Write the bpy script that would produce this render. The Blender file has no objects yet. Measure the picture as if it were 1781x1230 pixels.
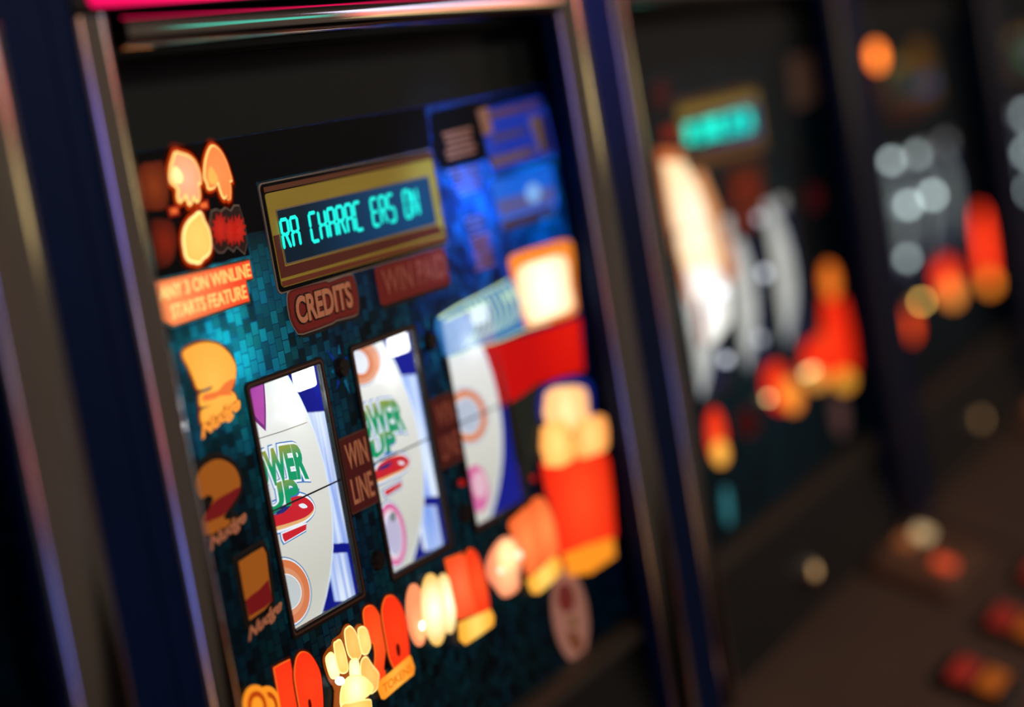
import bpy, bmesh, math, random
from mathutils import Vector, Matrix
from mathutils.geometry import tessellate_polygon

sc = bpy.context.scene
COL = sc.collection
random.seed(4)
ZB = 1.15                      # height of the bottom of the reel windows above the floor
PITCH = 0.5665                 # spacing of the machines along the row
IW, IH = 1781.0, 1230.0

# ------------------------------------------------------------------ camera
F = 3449.79
CAM = Vector((-0.80144648, -0.57601124, 0.24121082 + ZB))
RIGHT = Vector((0.44414074, -0.87985036, -0.16912228))
UP = Vector((0.18692532, -0.09361156, 0.97790378))
FWD = Vector((0.87624079, 0.46594014, -0.1228896))
cd = bpy.data.cameras.new('camera')
cam = bpy.data.objects.new('camera', cd)
COL.objects.link(cam)
m = Matrix.Identity(4)
for i in range(3):
    m[i][0] = RIGHT[i]; m[i][1] = UP[i]; m[i][2] = -FWD[i]; m[i][3] = CAM[i]
cam.matrix_world = m
cd.sensor_fit = 'HORIZONTAL'
cd.sensor_width = 36.0
cd.lens = 36.0 * F / IW
cd.clip_start = 0.02
cd.dof.use_dof = True
cd.dof.focus_distance = 1.025
cd.dof.aperture_fstop = 2.0
sc.camera = cam

# ------------------------------------------------------------------ view and world
sc.view_settings.view_transform = 'Standard'
sc.view_settings.look = 'None'
sc.view_settings.exposure = 0.0
sc.view_settings.gamma = 1.0
sc.view_settings.use_curve_mapping = False
w = bpy.data.worlds.new('dim_hall'); sc.world = w
w.use_nodes = True
wn = w.node_tree; bg = wn.nodes['Background']; bg.inputs[1].default_value = 1.0
# the unseen hall: a dim warm room on the aisle side with scattered coloured machine lights, dark overhead and behind the row
tc_ = wn.nodes.new('ShaderNodeTexCoord'); sp_ = wn.nodes.new('ShaderNodeSeparateXYZ'); wn.links.new(tc_.outputs['Generated'], sp_.inputs[0])
ry = wn.nodes.new('ShaderNodeMapRange'); ry.inputs['From Min'].default_value = 0.5; ry.inputs['From Max'].default_value = -0.5
wn.links.new(sp_.outputs['Y'], ry.inputs['Value'])
rz = wn.nodes.new('ShaderNodeValToRGB'); rz.color_ramp.elements[0].position = 0.25; rz.color_ramp.elements[1].position = 0.80
e_ = rz.color_ramp.elements
e_[0].color = (0.25, 0.25, 0.25, 1); e_[1].color = (0.12, 0.12, 0.12, 1); e_.new(0.52).color = (1, 1, 1, 1)
mz = wn.nodes.new('ShaderNodeMapRange'); mz.inputs['From Min'].default_value = -1; wn.links.new(sp_.outputs['Z'], mz.inputs['Value'])
wn.links.new(mz.outputs[0], rz.inputs[0])
vo = wn.nodes.new('ShaderNodeTexVoronoi'); vo.inputs['Scale'].default_value = 8.0
mp_ = wn.nodes.new('ShaderNodeMapping'); mp_.inputs['Scale'].default_value = (1.0, 1.0, 2.4)
wn.links.new(tc_.outputs['Generated'], mp_.inputs['Vector']); wn.links.new(mp_.outputs[0], vo.inputs['Vector'])
hs = wn.nodes.new('ShaderNodeHueSaturation'); hs.inputs['Saturation'].default_value = 0.9; wn.links.new(vo.outputs['Color'], hs.inputs['Color'])
sub = wn.nodes.new('ShaderNodeMapRange'); sub.inputs['From Min'].default_value = 0.30; sub.inputs['From Max'].default_value = 0.05
wn.links.new(vo.outputs['Distance'], sub.inputs['Value'])
lm = wn.nodes.new('ShaderNodeMix'); lm.data_type = 'RGBA'; lm.inputs['A'].default_value = (0.105, 0.078, 0.060, 1)
sc_ = wn.nodes.new('ShaderNodeMath'); sc_.operation = 'MULTIPLY'; sc_.inputs[1].default_value = 0.28
wn.links.new(sub.outputs[0], sc_.inputs[0]); wn.links.new(sc_.outputs[0], lm.inputs['Factor']); wn.links.new(hs.outputs[0], lm.inputs['B'])
m1 = wn.nodes.new('ShaderNodeMix'); m1.data_type = 'RGBA'; m1.blend_type = 'MULTIPLY'; m1.inputs['Factor'].default_value = 1.0
wn.links.new(lm.outputs['Result'], m1.inputs['A']); wn.links.new(rz.outputs[0], m1.inputs['B'])
m2 = wn.nodes.new('ShaderNodeMix'); m2.data_type = 'RGBA'; m2.inputs['A'].default_value = (0.004, 0.006, 0.010, 1)
wn.links.new(ry.outputs[0], m2.inputs['Factor']); wn.links.new(m1.outputs['Result'], m2.inputs['B'])
wn.links.new(m2.outputs['Result'], bg.inputs[0])

def aim(o, target):
    o.rotation_euler = (Vector(target) - o.location).to_track_quat('-Z', 'Y').to_euler()

def area(name, loc, target, sx, sy, power, col):
    d = bpy.data.lights.new(name, 'AREA'); d.shape = 'RECTANGLE'; d.size = sx; d.size_y = sy
    d.energy = power; d.color = col
    o = bpy.data.objects.new(name, d); o.location = loc; COL.objects.link(o); aim(o, target)
    return o

def point(name, loc, power, col, r=0.006, parent=None):
    d = bpy.data.lights.new(name, 'POINT'); d.energy = power; d.color = col; d.shadow_soft_size = r
    o = bpy.data.objects.new(name, d); o.location = loc; COL.objects.link(o)
    if parent: o.parent = parent
    return o

# warm lamps of the hall, and coloured lights added to streak the chrome posts
area('hall_lamp', (-0.5, -1.9, ZB + 1.15), (0.2, 0, ZB + 0.05), 0.35, 0.35, 13, (1.0, 0.78, 0.62))
area('far_hall_lamp', (1.7, -1.8, ZB + 1.2), (1.3, 0, ZB), 0.4, 0.4, 7, (1.0, 0.72, 0.5))
STREAK_LIGHTS = [(0.47, 0.10, (1.0, 0.50, 0.25), 0.9), (0.24, 0.28, (0.26, 0.22, 1.0), 1.0), (0.0, 0.12, (0.8, 0.62, 1.0), 0.45),
         (-0.15, 0.12, (1.0, 0.22, 0.25), 0.6), (-0.38, 0.22, (0.14, 0.22, 1.0), 0.9), (-0.62, 0.2, (1.0, 0.5, 0.2), 0.6)]
for dz, hh, c, k in STREAK_LIGHTS:
    area('streak_light', (-1.75, -1.35, ZB + dz), (-0.1, -0.03, ZB + dz), 0.40, hh, k * hh * 4.2, c)
for nm, x, y, z, sx, sz, rad, c in (('teal_rail_light', 1.62, -1.10, 0.430, 0.22, 0.05, 1.1, (0.05, 1.0, 0.75)), ('lilac_rail_light', 2.72, -1.36, 0.72, 0.38, 0.34, 3.2, (0.72, 0.72, 1.0)),
                                 ('red_rail_light', 2.72, -1.36, 0.45, 0.38, 0.16, 3.0, (1.0, 0.25, 0.2)), ('yellow_rail_light', 2.72, -1.36, 0.22, 0.38, 0.2, 2.0, (1.0, 0.8, 0.35))):
    area(nm, (x, y, ZB + z), (0.15, -0.03, ZB + 0.30), sx, sz, rad * math.pi * sx * sz, c)  # lights added to colour the reflections in the chrome rail
bl_ = bpy.data.lights.new('blue_display_fill', 'SPOT'); bl_.energy = 13.0; bl_.color = (0.28, 0.42, 1.0); bl_.spot_size = math.radians(13); bl_.spot_blend = 1.0; bl_.shadow_soft_size = 0.02
bo_ = bpy.data.objects.new('blue_display_fill', bl_); bo_.location = (0.36, -0.42, ZB + 0.48); COL.objects.link(bo_); aim(bo_, (0.232, 0, ZB + 0.198))  # blue fill light added for the display's right end

# ------------------------------------------------------------------ pixels to planes
def ray(px, py):
    return FWD + RIGHT * ((px - IW / 2) / F) - UP * ((py - IH / 2) / F)

def G(px, py, Y=0.0):
    """a point of the photograph on the glass plane of the row -> (X, Z above ZB)"""
    d = ray(px, py)
    s = (Y - CAM.y) / d.y
    p = CAM + d * s
    return (p.x, p.z - ZB)

DR_Y, DR_Z, DR_R = 0.1436, 0.0627, 0.1397       # reel drums: axis along the row
DR_X0, DR_X1 = -0.020, 0.060
def D(px, py):
    """on the reel drum -> (X, Z)"""
    d = ray(px, py); o = CAM - Vector((0, DR_Y, DR_Z + ZB))
    a = d.y ** 2 + d.z ** 2; b = o.y * d.y + o.z * d.z; c = o.y ** 2 + o.z ** 2 - DR_R ** 2
    disc = b * b - a * c
    s = (-b - math.sqrt(max(disc, 0))) / a
    p = CAM + d * s
    return (p.x, p.z - ZB)

def SX(px, py, X):
    """on a side wall X = const -> (Y, Z)"""
    d = ray(px, py); s = (X - CAM.x) / d.x; p = CAM + d * s
    return (p.y, p.z - ZB)

def zm(x0, y0, k):
    return lambda pts: [(x0 + a / k, y0 + b / k) for a, b in pts]

# ------------------------------------------------------------------ materials
def lin(c):
    r = []
    for v in c:
        v = v / 255.0
        r.append(v / 12.92 if v <= 0.04045 else ((v + 0.055) / 1.055) ** 2.4)
    return (r[0], r[1], r[2], 1.0)

MATS = {}
def principled(name, col, rough=0.5, metal=0.0, spec=0.5, emit=None, es=0.0, trans=0.0):
    if name in MATS: return MATS[name]
    mt = bpy.data.materials.new(name); mt.use_nodes = True
    b = mt.node_tree.nodes['Principled BSDF']
    b.inputs['Base Color'].default_value = col if len(col) == 4 else lin(col)
    b.inputs['Roughness'].default_value = rough; b.inputs['Metallic'].default_value = metal
    b.inputs['Specular IOR Level'].default_value = spec
    if emit:
        b.inputs['Emission Color'].default_value = lin(emit); b.inputs['Emission Strength'].default_value = es
    MATS[name] = mt
    return mt

def varied(name, c1, c2, scale, rough=0.5, metal=0.0, spec=0.5, stretch=(1, 1, 1)):
    """two tones mixed by a noise texture: paint, laminate, worn metal"""
    if name in MATS: return MATS[name]
    mt = principled(name, c1, rough, metal, spec); nt = mt.node_tree
    b = nt.nodes['Principled BSDF']
    tc = nt.nodes.new('ShaderNodeTexCoord'); mp = nt.nodes.new('ShaderNodeMapping')
    mp.inputs['Scale'].default_value = stretch
    nz = nt.nodes.new('ShaderNodeTexNoise'); nz.inputs['Scale'].default_value = scale; nz.inputs['Detail'].default_value = 4
    mx = nt.nodes.new('ShaderNodeMix'); mx.data_type = 'RGBA'
    mx.inputs['A'].default_value = lin(c1); mx.inputs['B'].default_value = lin(c2)
    nt.links.new(tc.outputs['Object'], mp.inputs['Vector']); nt.links.new(mp.outputs[0], nz.inputs['Vector'])
    nt.links.new(nz.outputs['Fac'], mx.inputs['Factor']); nt.links.new(mx.outputs['Result'], b.inputs['Base Color'])
    return mt

def lit(name, core, edge=None, radius=0.02, s=1.0, se=None, noise=0.0, off=(0, 0, 0), aspect=(1, 1, 1)):
    """a backlit lens: a soft bulb hot spot is painted into its emission about the part's own origin"""
    if name in MATS: return MATS[name]
    mt = bpy.data.materials.new(name); mt.use_nodes = True; nt = mt.node_tree
    b = nt.nodes['Principled BSDF']
    b.inputs['Base Color'].default_value = tuple(v * 0.3 for v in lin(edge or core)[:3]) + (1,)
    b.inputs['Roughness'].default_value = 0.35; b.inputs['Specular IOR Level'].default_value = 0.12
    b.inputs['Emission Strength'].default_value = s
    if edge is None:
        b.inputs['Emission Color'].default_value = lin(core)
    else:
        se = s if se is None else se
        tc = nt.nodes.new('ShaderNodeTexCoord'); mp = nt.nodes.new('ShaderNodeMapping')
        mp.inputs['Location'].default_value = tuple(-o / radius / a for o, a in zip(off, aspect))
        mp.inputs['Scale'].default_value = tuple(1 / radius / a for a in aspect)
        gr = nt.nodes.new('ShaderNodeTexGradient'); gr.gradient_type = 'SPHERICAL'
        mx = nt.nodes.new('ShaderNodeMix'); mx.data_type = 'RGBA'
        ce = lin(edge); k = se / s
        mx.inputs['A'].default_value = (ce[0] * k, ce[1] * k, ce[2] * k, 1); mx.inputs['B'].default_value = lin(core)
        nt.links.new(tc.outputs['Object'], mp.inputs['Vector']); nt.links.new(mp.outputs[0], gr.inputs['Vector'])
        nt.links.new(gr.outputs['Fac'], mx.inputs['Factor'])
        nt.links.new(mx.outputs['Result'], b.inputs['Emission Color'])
    MATS[name] = mt
    return mt

def streaked(name, c1, c2, s, sx):
    mt = lit(name, c1, s=s); nt = mt.node_tree
    if 'Noise Texture' in nt.nodes: return mt
    tc = nt.nodes.new('ShaderNodeTexCoord'); mp = nt.nodes.new('ShaderNodeMapping'); mp.inputs['Scale'].default_value = sx
    nz = nt.nodes.new('ShaderNodeTexNoise'); nz.inputs['Scale'].default_value = 1.0; nz.inputs['Detail'].default_value = 3
    rp = nt.nodes.new('ShaderNodeValToRGB'); rp.color_ramp.elements[0].position = 0.38; rp.color_ramp.elements[1].position = 0.58
    rp.color_ramp.elements[0].color = lin(c2); rp.color_ramp.elements[1].color = lin(c1)
    nt.links.new(tc.outputs['Object'], mp.inputs['Vector']); nt.links.new(mp.outputs[0], nz.inputs['Vector']); nt.links.new(nz.outputs['Fac'], rp.inputs[0])
    nt.links.new(rp.outputs[0], nt.nodes['Principled BSDF'].inputs['Emission Color'])
    return mt

def graded(name, c1, c2, h, s):
    """print that runs from c1 below to c2 above over the part's own height"""
    if name in MATS: return MATS[name]
    mt = lit(name, c1, s=s); nt = mt.node_tree
    tc = nt.nodes.new('ShaderNodeTexCoord'); sp = nt.nodes.new('ShaderNodeSeparateXYZ'); mr = nt.nodes.new('ShaderNodeMapRange')
    mr.inputs['From Min'].default_value = 0.1 * h; mr.inputs['From Max'].default_value = 0.5 * h
    mx = nt.nodes.new('ShaderNodeMix'); mx.data_type = 'RGBA'; mx.inputs['A'].default_value = lin(c1); mx.inputs['B'].default_value = lin(c2)
    nt.links.new(tc.outputs['Object'], sp.inputs[0]); nt.links.new(sp.outputs['Z'], mr.inputs['Value']); nt.links.new(mr.outputs[0], mx.inputs['Factor'])
    nt.links.new(mx.outputs['Result'], nt.nodes['Principled BSDF'].inputs['Emission Color'])
    return mt

def brick_art(name):
    """printed back-lit glass: little staggered tiles in blue, teal and charcoal"""
    mt = bpy.data.materials.new(name); mt.use_nodes = True; nt = mt.node_tree
    b = nt.nodes['Principled BSDF']; out = nt.nodes['Material Output']
    tc = nt.nodes.new('ShaderNodeTexCoord'); sp = nt.nodes.new('ShaderNodeSeparateXYZ'); cb = nt.nodes.new('ShaderNodeCombineXYZ')
    nt.links.new(tc.outputs['Object'], sp.inputs[0])
    nt.links.new(sp.outputs['Z'], cb.inputs['X']); nt.links.new(sp.outputs['X'], cb.inputs['Y'])
    br = nt.nodes.new('ShaderNodeTexBrick')
    br.inputs['Scale'].default_value = 1.0; br.inputs['Brick Width'].default_value = 0.0070; br.inputs['Row Height'].default_value = 0.0062; br.offset = 0.35
    br.inputs['Mortar Size'].default_value = 0.0003; br.inputs['Bias'].default_value = 0.0
    br.inputs['Color1'].default_value = lin((30, 160, 190)); br.inputs['Color2'].default_value = lin((20, 40, 44))
    br.inputs['Mortar'].default_value = lin((6, 40, 100))
    nt.links.new(cb.outputs[0], br.inputs['Vector'])
    nz = nt.nodes.new('ShaderNodeTexNoise'); nz.inputs['Scale'].default_value = 45
    nt.links.new(tc.outputs['Object'], nz.inputs['Vector'])
    mx = nt.nodes.new('ShaderNodeMix'); mx.data_type = 'RGBA'; mx.blend_type = 'MULTIPLY'; mx.inputs['Factor'].default_value = 0.55
    nt.links.new(br.outputs['Color'], mx.inputs['A']); nt.links.new(nz.outputs['Color'], mx.inputs['B'])
    dk = nt.nodes.new('ShaderNodeMix'); dk.data_type = 'RGBA'; dk.blend_type = 'MULTIPLY'; dk.inputs['Factor'].default_value = 1.0
    dk.inputs['B'].default_value = (0.030, 0.034, 0.045, 1)
    nt.links.new(mx.outputs['Result'], dk.inputs['A']); nt.links.new(dk.outputs['Result'], b.inputs['Base Color'])
    b.inputs['Roughness'].default_value = 0.4; b.inputs['Specular IOR Level'].default_value = 0.15
    tr = nt.nodes.new('ShaderNodeBsdfTranslucent'); nt.links.new(mx.outputs['Result'], tr.inputs['Color'])
    ms = nt.nodes.new('ShaderNodeMixShader'); ms.inputs[0].default_value = 0.16
    nt.links.new(b.outputs[0], ms.inputs[1]); nt.links.new(tr.outputs[0], ms.inputs[2]); nt.links.new(ms.outputs[0], out.inputs['Surface'])
    MATS[name] = mt
    return mt

def pane_mat(name):
    mt = bpy.data.materials.new(name); mt.use_nodes = True; nt = mt.node_tree
    nt.nodes.remove(nt.nodes['Principled BSDF'])
    t = nt.nodes.new('ShaderNodeBsdfTransparent'); g = nt.nodes.new('ShaderNodeBsdfGlossy'); g.inputs['Roughness'].default_value = 0.03
    t.inputs['Color'].default_value = (0.97, 0.985, 1, 1)
    ms = nt.nodes.new('ShaderNodeMixShader'); ms.inputs[0].default_value = 0.05
    nt.links.new(t.outputs[0], ms.inputs[1]); nt.links.new(g.outputs[0], ms.inputs[2])
    nt.links.new(ms.outputs[0], nt.nodes['Material Output'].inputs['Surface'])
    return mt

CHROME = varied('chrome', (205, 200, 196), (178, 170, 164), 60, 0.12, 1.0, stretch=(1, 1, 0.1))
CHROME2 = varied('dull_chrome', (120, 112, 104), (92, 86, 80), 60, 0.32, 1.0, stretch=(1, 1, 0.1))
CHROME_DIM = varied('chrome_dimmed', (84, 86, 98), (66, 68, 78), 60, 0.22, 1.0, stretch=(1, 1, 0.1))  # chrome copy darkened for farther posts with dimmer reflections
CHROMER = varied('bright_chrome', (205, 200, 196), (190, 182, 176), 60, 0.05, 1.0, stretch=(0.1, 1, 1))
NAVY = varied('navy_laminate', (0, 25, 68), (0, 21, 58), 30, 0.55, 0, 0.1)
BLACK = varied('black_paint', (16, 19, 20), (11, 14, 15), 30, 0.55, 0, 0.25)
OLIVE = varied('charcoal_panel', (32, 40, 40), (27, 33, 33), 25, 0.6, 0, 0.15)
DECK = varied('deck_laminate', (92, 74, 64), (78, 64, 56), 20, 0.5, 0, 0.3)
ART = brick_art('tiled_art_glass')
PANE = pane_mat('window_glass')
DARK = principled('dark_print', (5, 11, 17), 0.6, spec=0.1)

# ------------------------------------------------------------------ mesh helpers
def link(name, bm, mat, parent, origin=(0, 0, 0), smooth=False):
    me = bpy.data.meshes.new(name)
    if any(origin):
        bmesh.ops.translate(bm, verts=bm.verts, vec=[-v for v in origin])
    bmesh.ops.recalc_face_normals(bm, faces=bm.faces)
    bm.to_mesh(me); bm.free()
    if smooth:
        for p in me.polygons: p.use_smooth = True
    o = bpy.data.objects.new(name, me); COL.objects.link(o)
    if mat: me.materials.append(mat)
    o.location = origin
    if parent:
        o.parent = parent
        # origin is given in the machine's frame; a sub-part sits under a part with its own origin
        if parent.type == 'MESH':
            o.location = Vector(origin) - Vector(parent.get('_o', (0, 0, 0)))
    ORG[o.name] = Vector(origin)
    o['_o'] = list(origin)
    return o
ORG = {}

def box(bm, x0, x1, y0, y1, z0, z1):
    v = [bm.verts.new((x, y, z)) for x in (x0, x1) for y in (y0, y1) for z in (z0, z1)]
    for f in ((0, 1, 3, 2), (4, 6, 7, 5), (0, 4, 5, 1), (2, 3, 7, 6), (0, 2, 6, 4), (1, 5, 7, 3)):
        bm.faces.new([v[i] for i in f])

def bevel(bm, r, seg=2):
    bmesh.ops.bevel(bm, geom=[e for e in bm.edges], offset=r, segments=seg, affect='EDGES', profile=0.5)

def extrude_profile(bm, prof, axis, a, b):
    """prof: closed list of 2D points; axis 'x' -> (y,z) profile, axis 'z' -> (x,y) profile"""
    def P(p, t):
        return (t, p[0], p[1]) if axis == 'x' else (p[0], p[1], t)
    A = [bm.verts.new(P(p, a)) for p in prof]; B = [bm.verts.new(P(p, b)) for p in prof]
    n = len(prof)
    for i in range(n):
        bm.faces.new((A[i], A[(i + 1) % n], B[(i + 1) % n], B[i]))
    # caps get their own vertices so that the sides shade straight
    bm.faces.new([bm.verts.new(v.co) for v in A]); bm.faces.new([bm.verts.new(v.co) for v in B[::-1]])

def cyl(bm, cx, cy, cz, r, y0, y1, n=24, r2=None):
    r2 = r if r2 is None else r2
    A = [bm.verts.new((cx + r * math.cos(t), y0, cz + r * math.sin(t))) for t in [2 * math.pi * i / n for i in range(n)]]
    B = [bm.verts.new((cx + r2 * math.cos(t), y1, cz + r2 * math.sin(t))) for t in [2 * math.pi * i / n for i in range(n)]]
    for i in range(n):
        bm.faces.new((A[i], A[(i + 1) % n], B[(i + 1) % n], B[i]))
    bm.faces.new(A); bm.faces.new(B[::-1])

def smooth_loop(pts, n=5):
    out = []; L = len(pts)
    for i in range(L):
        p0, p1, p2, p3 = [Vector(pts[(i + k - 1) % L]) for k in range(4)]
        for s in range(n):
            t = s / n
            out.append(tuple(0.5 * ((2 * p1) + (p2 - p0) * t + (2 * p0 - 5 * p1 + 4 * p2 - p3) * t * t + (3 * p1 - p0 - 3 * p2 + p3) * t ** 3)))
    return out

def ell(cx, cy, a, b, rot=0.0, n=36):
    c, s = math.cos(rot), math.sin(rot)
    return [(cx + a * math.cos(t) * c - b * math.sin(t) * s, cy + a * math.cos(t) * s + b * math.sin(t) * c)
            for t in [2 * math.pi * i / n for i in range(n)]]

def rrect(x0, z0, x1, z1, r=0.003, n=5):
    out = []
    for cx, cz, a0 in ((x1 - r, z1 - r, 0), (x0 + r, z1 - r, 90), (x0 + r, z0 + r, 180), (x1 - r, z0 + r, 270)):
        for i in range(n + 1):
            a = math.radians(a0 + 90 * i / n); out.append((cx + r * math.cos(a), cz + r * math.sin(a)))
    return out

def grow(loop, d):
    L = len(loop); area_ = sum(loop[i][0] * loop[(i + 1) % L][1] - loop[(i + 1) % L][0] * loop[i][1] for i in range(L))
    sg = 1 if area_ > 0 else -1; out = []
    for i in range(L):
        a, b, c = Vector(loop[i - 1]), Vector(loop[i]), Vector(loop[(i + 1) % L])
        t1 = (b - a); t2 = (c - b)
        if t1.length < 1e-9 or t2.length < 1e-9: out.append(tuple(b)); continue
        t1.normalize(); t2.normalize()
        n = Vector((t1.y + t2.y, -(t1.x + t2.x)))
        if n.length < 1e-6: out.append(tuple(b)); continue
        n.normalize(); k = min(1.6, 1 / max(0.4, n.dot(Vector((t1.y, -t1.x)))))
        out.append((b.x + sg * n.x * d * k, b.y + sg * n.y * d * k))
    return out

def plate(bm, loops, y0, th):
    """flat plate in the glass plane (front towards -Y) from an outer loop and holes"""
    vv = [[Vector((p[0], p[1], 0)) for p in l] for l in loops]
    tris = tessellate_polygon(vv)
    flat = [p for l in vv for p in l]
    Fv = [bm.verts.new((p.x, y0 - th, p.y + ZB)) for p in flat]
    Bv = [bm.verts.new((p.x, y0, p.y + ZB)) for p in flat]
    for t in tris:
        try: bm.faces.new([Fv[i] for i in t])
        except ValueError: pass
    k = 0
    for l in vv:
        n = len(l)
        for i in range(n):
            a, b = k + i, k + (i + 1) % n
            try: bm.faces.new((Fv[a], Fv[b], Bv[b], Bv[a]))
            except ValueError: pass
        k += n

class Machine:
    def __init__(s, root, k):
        s.root = root; s.k = k; s.x0 = k * PITCH
    def loc(s, pts):
        return [(X - s.x0, Z) for X, Z in pts]
    def g(s, px, smooth=0):
        l = s.loc([G(*p) for p in px])
        return smooth_loop(l, smooth) if smooth else l

def art(name, loops, mat, parent, y=0.0, th=0.0006, origin=None):
    """plate part with its origin at the middle of its outer loop"""
    if loops and not isinstance(loops[0][0], (tuple, list, Vector)): loops = [loops]
    bm = bmesh.new(); plate(bm, loops, y, th)
    xs = [p[0] for p in loops[0]]; zs = [p[1] for p in loops[0]]
    o = origin or ((min(xs) + max(xs)) / 2, (min(zs) + max(zs)) / 2)
    return link(name, bm, mat, parent, (o[0], y, o[1] + ZB))

def font_mesh(body, bold=0.0, shear=0.0, res=4):
    cu = bpy.data.curves.new('letters', 'FONT'); cu.body = body; cu.size = 1.0
    cu.offset = bold; cu.shear = shear; cu.resolution_u = res; cu.extrude = 0.5
    o = bpy.data.objects.new('letters', cu); COL.objects.link(o)
    dg = bpy.context.evaluated_depsgraph_get(); dg.update()
    me = bpy.data.meshes.new_from_object(o.evaluated_get(dg))
    bm = bmesh.new(); bm.from_mesh(me)
    bpy.data.objects.remove(o); bpy.data.meshes.remove(me); bpy.data.curves.remove(cu)
    return bm

def lettering(name, body, bl, br, tl, mat, parent, y=0.0, th=0.0004, bold=0.02, shear=0.0, fat=0.0, ref=None):
    """letters fitted to the corner points bl, br, tl (plane coordinates)"""
    bm = font_mesh(body, bold, shear)
    rb = ref or (min(v.co.x for v in bm.verts), max(v.co.x for v in bm.verts), min(v.co.y for v in bm.verts), max(v.co.y for v in bm.verts))
    B = Vector(bl); U = Vector(br) - B; V = Vector(tl) - B
    for v in bm.verts:
        p = B + U * ((v.co.x - rb[0]) / (rb[1] - rb[0])) + V * ((v.co.y - rb[2]) / (rb[3] - rb[2]))
        v.co = (p.x, y - (th if v.co.z > 0 else 0), p.y + ZB)
    o = B + U / 2 + V / 2
    return link(name, bm, mat, parent, (o.x, y, o.y + ZB))

SEG = dict(a=((0, 2), (1, 2)), b=((1, 2), (1, 1)), c=((1, 1), (1, 0)), d=((0, 0), (1, 0)), e=((0, 1), (0, 0)), f=((0, 2), (0, 1)),
           g=((0, 1), (.5, 1)), h=((.5, 1), (1, 1)), i=((0, 2), (.5, 1)), j=((.5, 2), (.5, 1)), k=((1, 2), (.5, 1)),
           l=((.5, 1), (0, 0)), m=((.5, 1), (.5, 0)), n=((.5, 1), (1, 0)))
GLY = {'A': 'abcefgh', 'C': 'adef', 'H': 'bcefgh', 'R': 'abefghn', 'E': 'adefgh', 'S': 'acdfgh', 'O': 'abcdef', 'N': 'bcefin', ' ': ''}
def segment_text(name, text, x0, x1, z0, z1, mat, parent, y):
    bm = bmesh.new(); pit = (x1 - x0) / len(text); wd = pit * 0.70; t = (z1 - z0) * 0.066
    for q, ch in enumerate(text):
        for sname in GLY.get(ch, ''):
            a, b = [Vector((x0 + q * pit + p[0] * wd + p[1] / 2 * pit * 0.06, z0 + p[1] / 2 * (z1 - z0))) for p in SEG[sname]]
            d = (b - a); d.normalize(); n = Vector((-d.y, d.x)) * t; a2 = a + d * t * 0.9; b2 = b - d * t * 0.9
            plate(bm, [[tuple(a2 + n), tuple(a), tuple(a2 - n), tuple(b2 - n), tuple(b), tuple(b2 + n)]], y, 0.0003)
    return link(name, bm, mat, parent, ((x0 + x1) / 2, y, (z0 + z1) / 2 + ZB))

def drum_wrap(bm, off):
    """bend a flat (x, *, z) mesh on to the reel drum"""
    z0 = min(v.co.z for v in bm.verts); z1 = max(v.co.z for v in bm.verts)
    z = z0 + 0.003
    while z < z1:
        g_ = list(bm.verts) + list(bm.edges) + list(bm.faces)
        bmesh.ops.bisect_plane(bm, geom=g_, plane_co=(0, 0, z), plane_no=(0, 0, 1), dist=1e-7)
        z += 0.003
    for v in bm.verts:
        dz = v.co.z - ZB - DR_Z
        v.co.y = DR_Y - math.sqrt(max(1e-6, (DR_R + off) ** 2 - dz * dz))

def drum_decal(name, loops, mat, parent, off):
    if not isinstance(loops[0][0], (tuple, list)): loops = [loops]
    loops = [[(min(DR_X1 - 0.0005 + parent.get('_dx', 0), max(DR_X0 + 0.0005 + parent.get('_dx', 0), p[0])), p[1]) for p in l] for l in loops]
    dxx = parent.get('_dx', 0)
    bm = bmesh.new(); plate(bm, loops, 0.0, 0.0)
    bmesh.ops.remove_doubles(bm, verts=bm.verts, dist=1e-7)
    drum_wrap(bm, off)
    xs = [p[0] for p in loops[0]]; zs = [p[1] for p in loops[0]]
    o = link(name, bm, mat, parent, ((min(xs) + max(xs)) / 2, 0, (min(zs) + max(zs)) / 2 + ZB))
    o['_dx'] = dxx
    return o

def drum_letters(name, body, bl, br, tl, mat, parent, off, bold, ref=None):
    bm = font_mesh(body, bold, 0.0, 3)
    for f in [f for f in bm.faces if abs(f.normal.z) < 0.5 or f.calc_center_median().z < 0]: bm.faces.remove(f)
    for v in [v for v in bm.verts if not v.link_faces]: bm.verts.remove(v)
    rb = ref
    B = Vector(bl); U = Vector(br) - B; V = Vector(tl) - B
    for v in bm.verts:
        u = (v.co.x - rb[0]) / (rb[1] - rb[0]); arch = 0.18 * (1 - (2 * u - 1) ** 2)
        p = B + U * u + V * ((v.co.y - rb[2]) / (rb[3] - rb[2]) + arch - 0.1)
        v.co = (p.x, 0, p.y + ZB)
    bm2 = bm
    drum_wrap(bm2, off)
    o = B + U / 2 + V / 2
    return link(name, bm2, mat, parent, (o.x, 0, o.y + ZB))

# ------------------------------------------------------------------ the room
def structure(name, x0, x1, y0, y1, z0, z1, mat):
    bm = bmesh.new(); box(bm, x0, x1, y0, y1, z0, z1)
    o = link(name, bm, mat, None); o['kind'] = 'structure'; return o
structure('floor', -4, 5, -4, 1.0, -0.05, 0.0, varied('dark_carpet', (40, 26, 30), (24, 18, 26), 60, 0.9))
structure('wall_back', -4, 5, 0.72, 0.8, 0.0, 3.0, varied('dark_wall_paint', (30, 28, 32), (24, 23, 27), 12, 0.8))

# ------------------------------------------------------------------ machine shell
XL, XR = -0.1325, 0.4335
def new_machine(k, label):
    r = bpy.data.objects.new('fruit_machine', None); COL.objects.link(r)
    r.location = (k * PITCH, 0, 0)
    r['label'] = label; r['category'] = 'fruit machine'; r['group'] = 'fruit machines standing in a row'
    return Machine(r, k)

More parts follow.
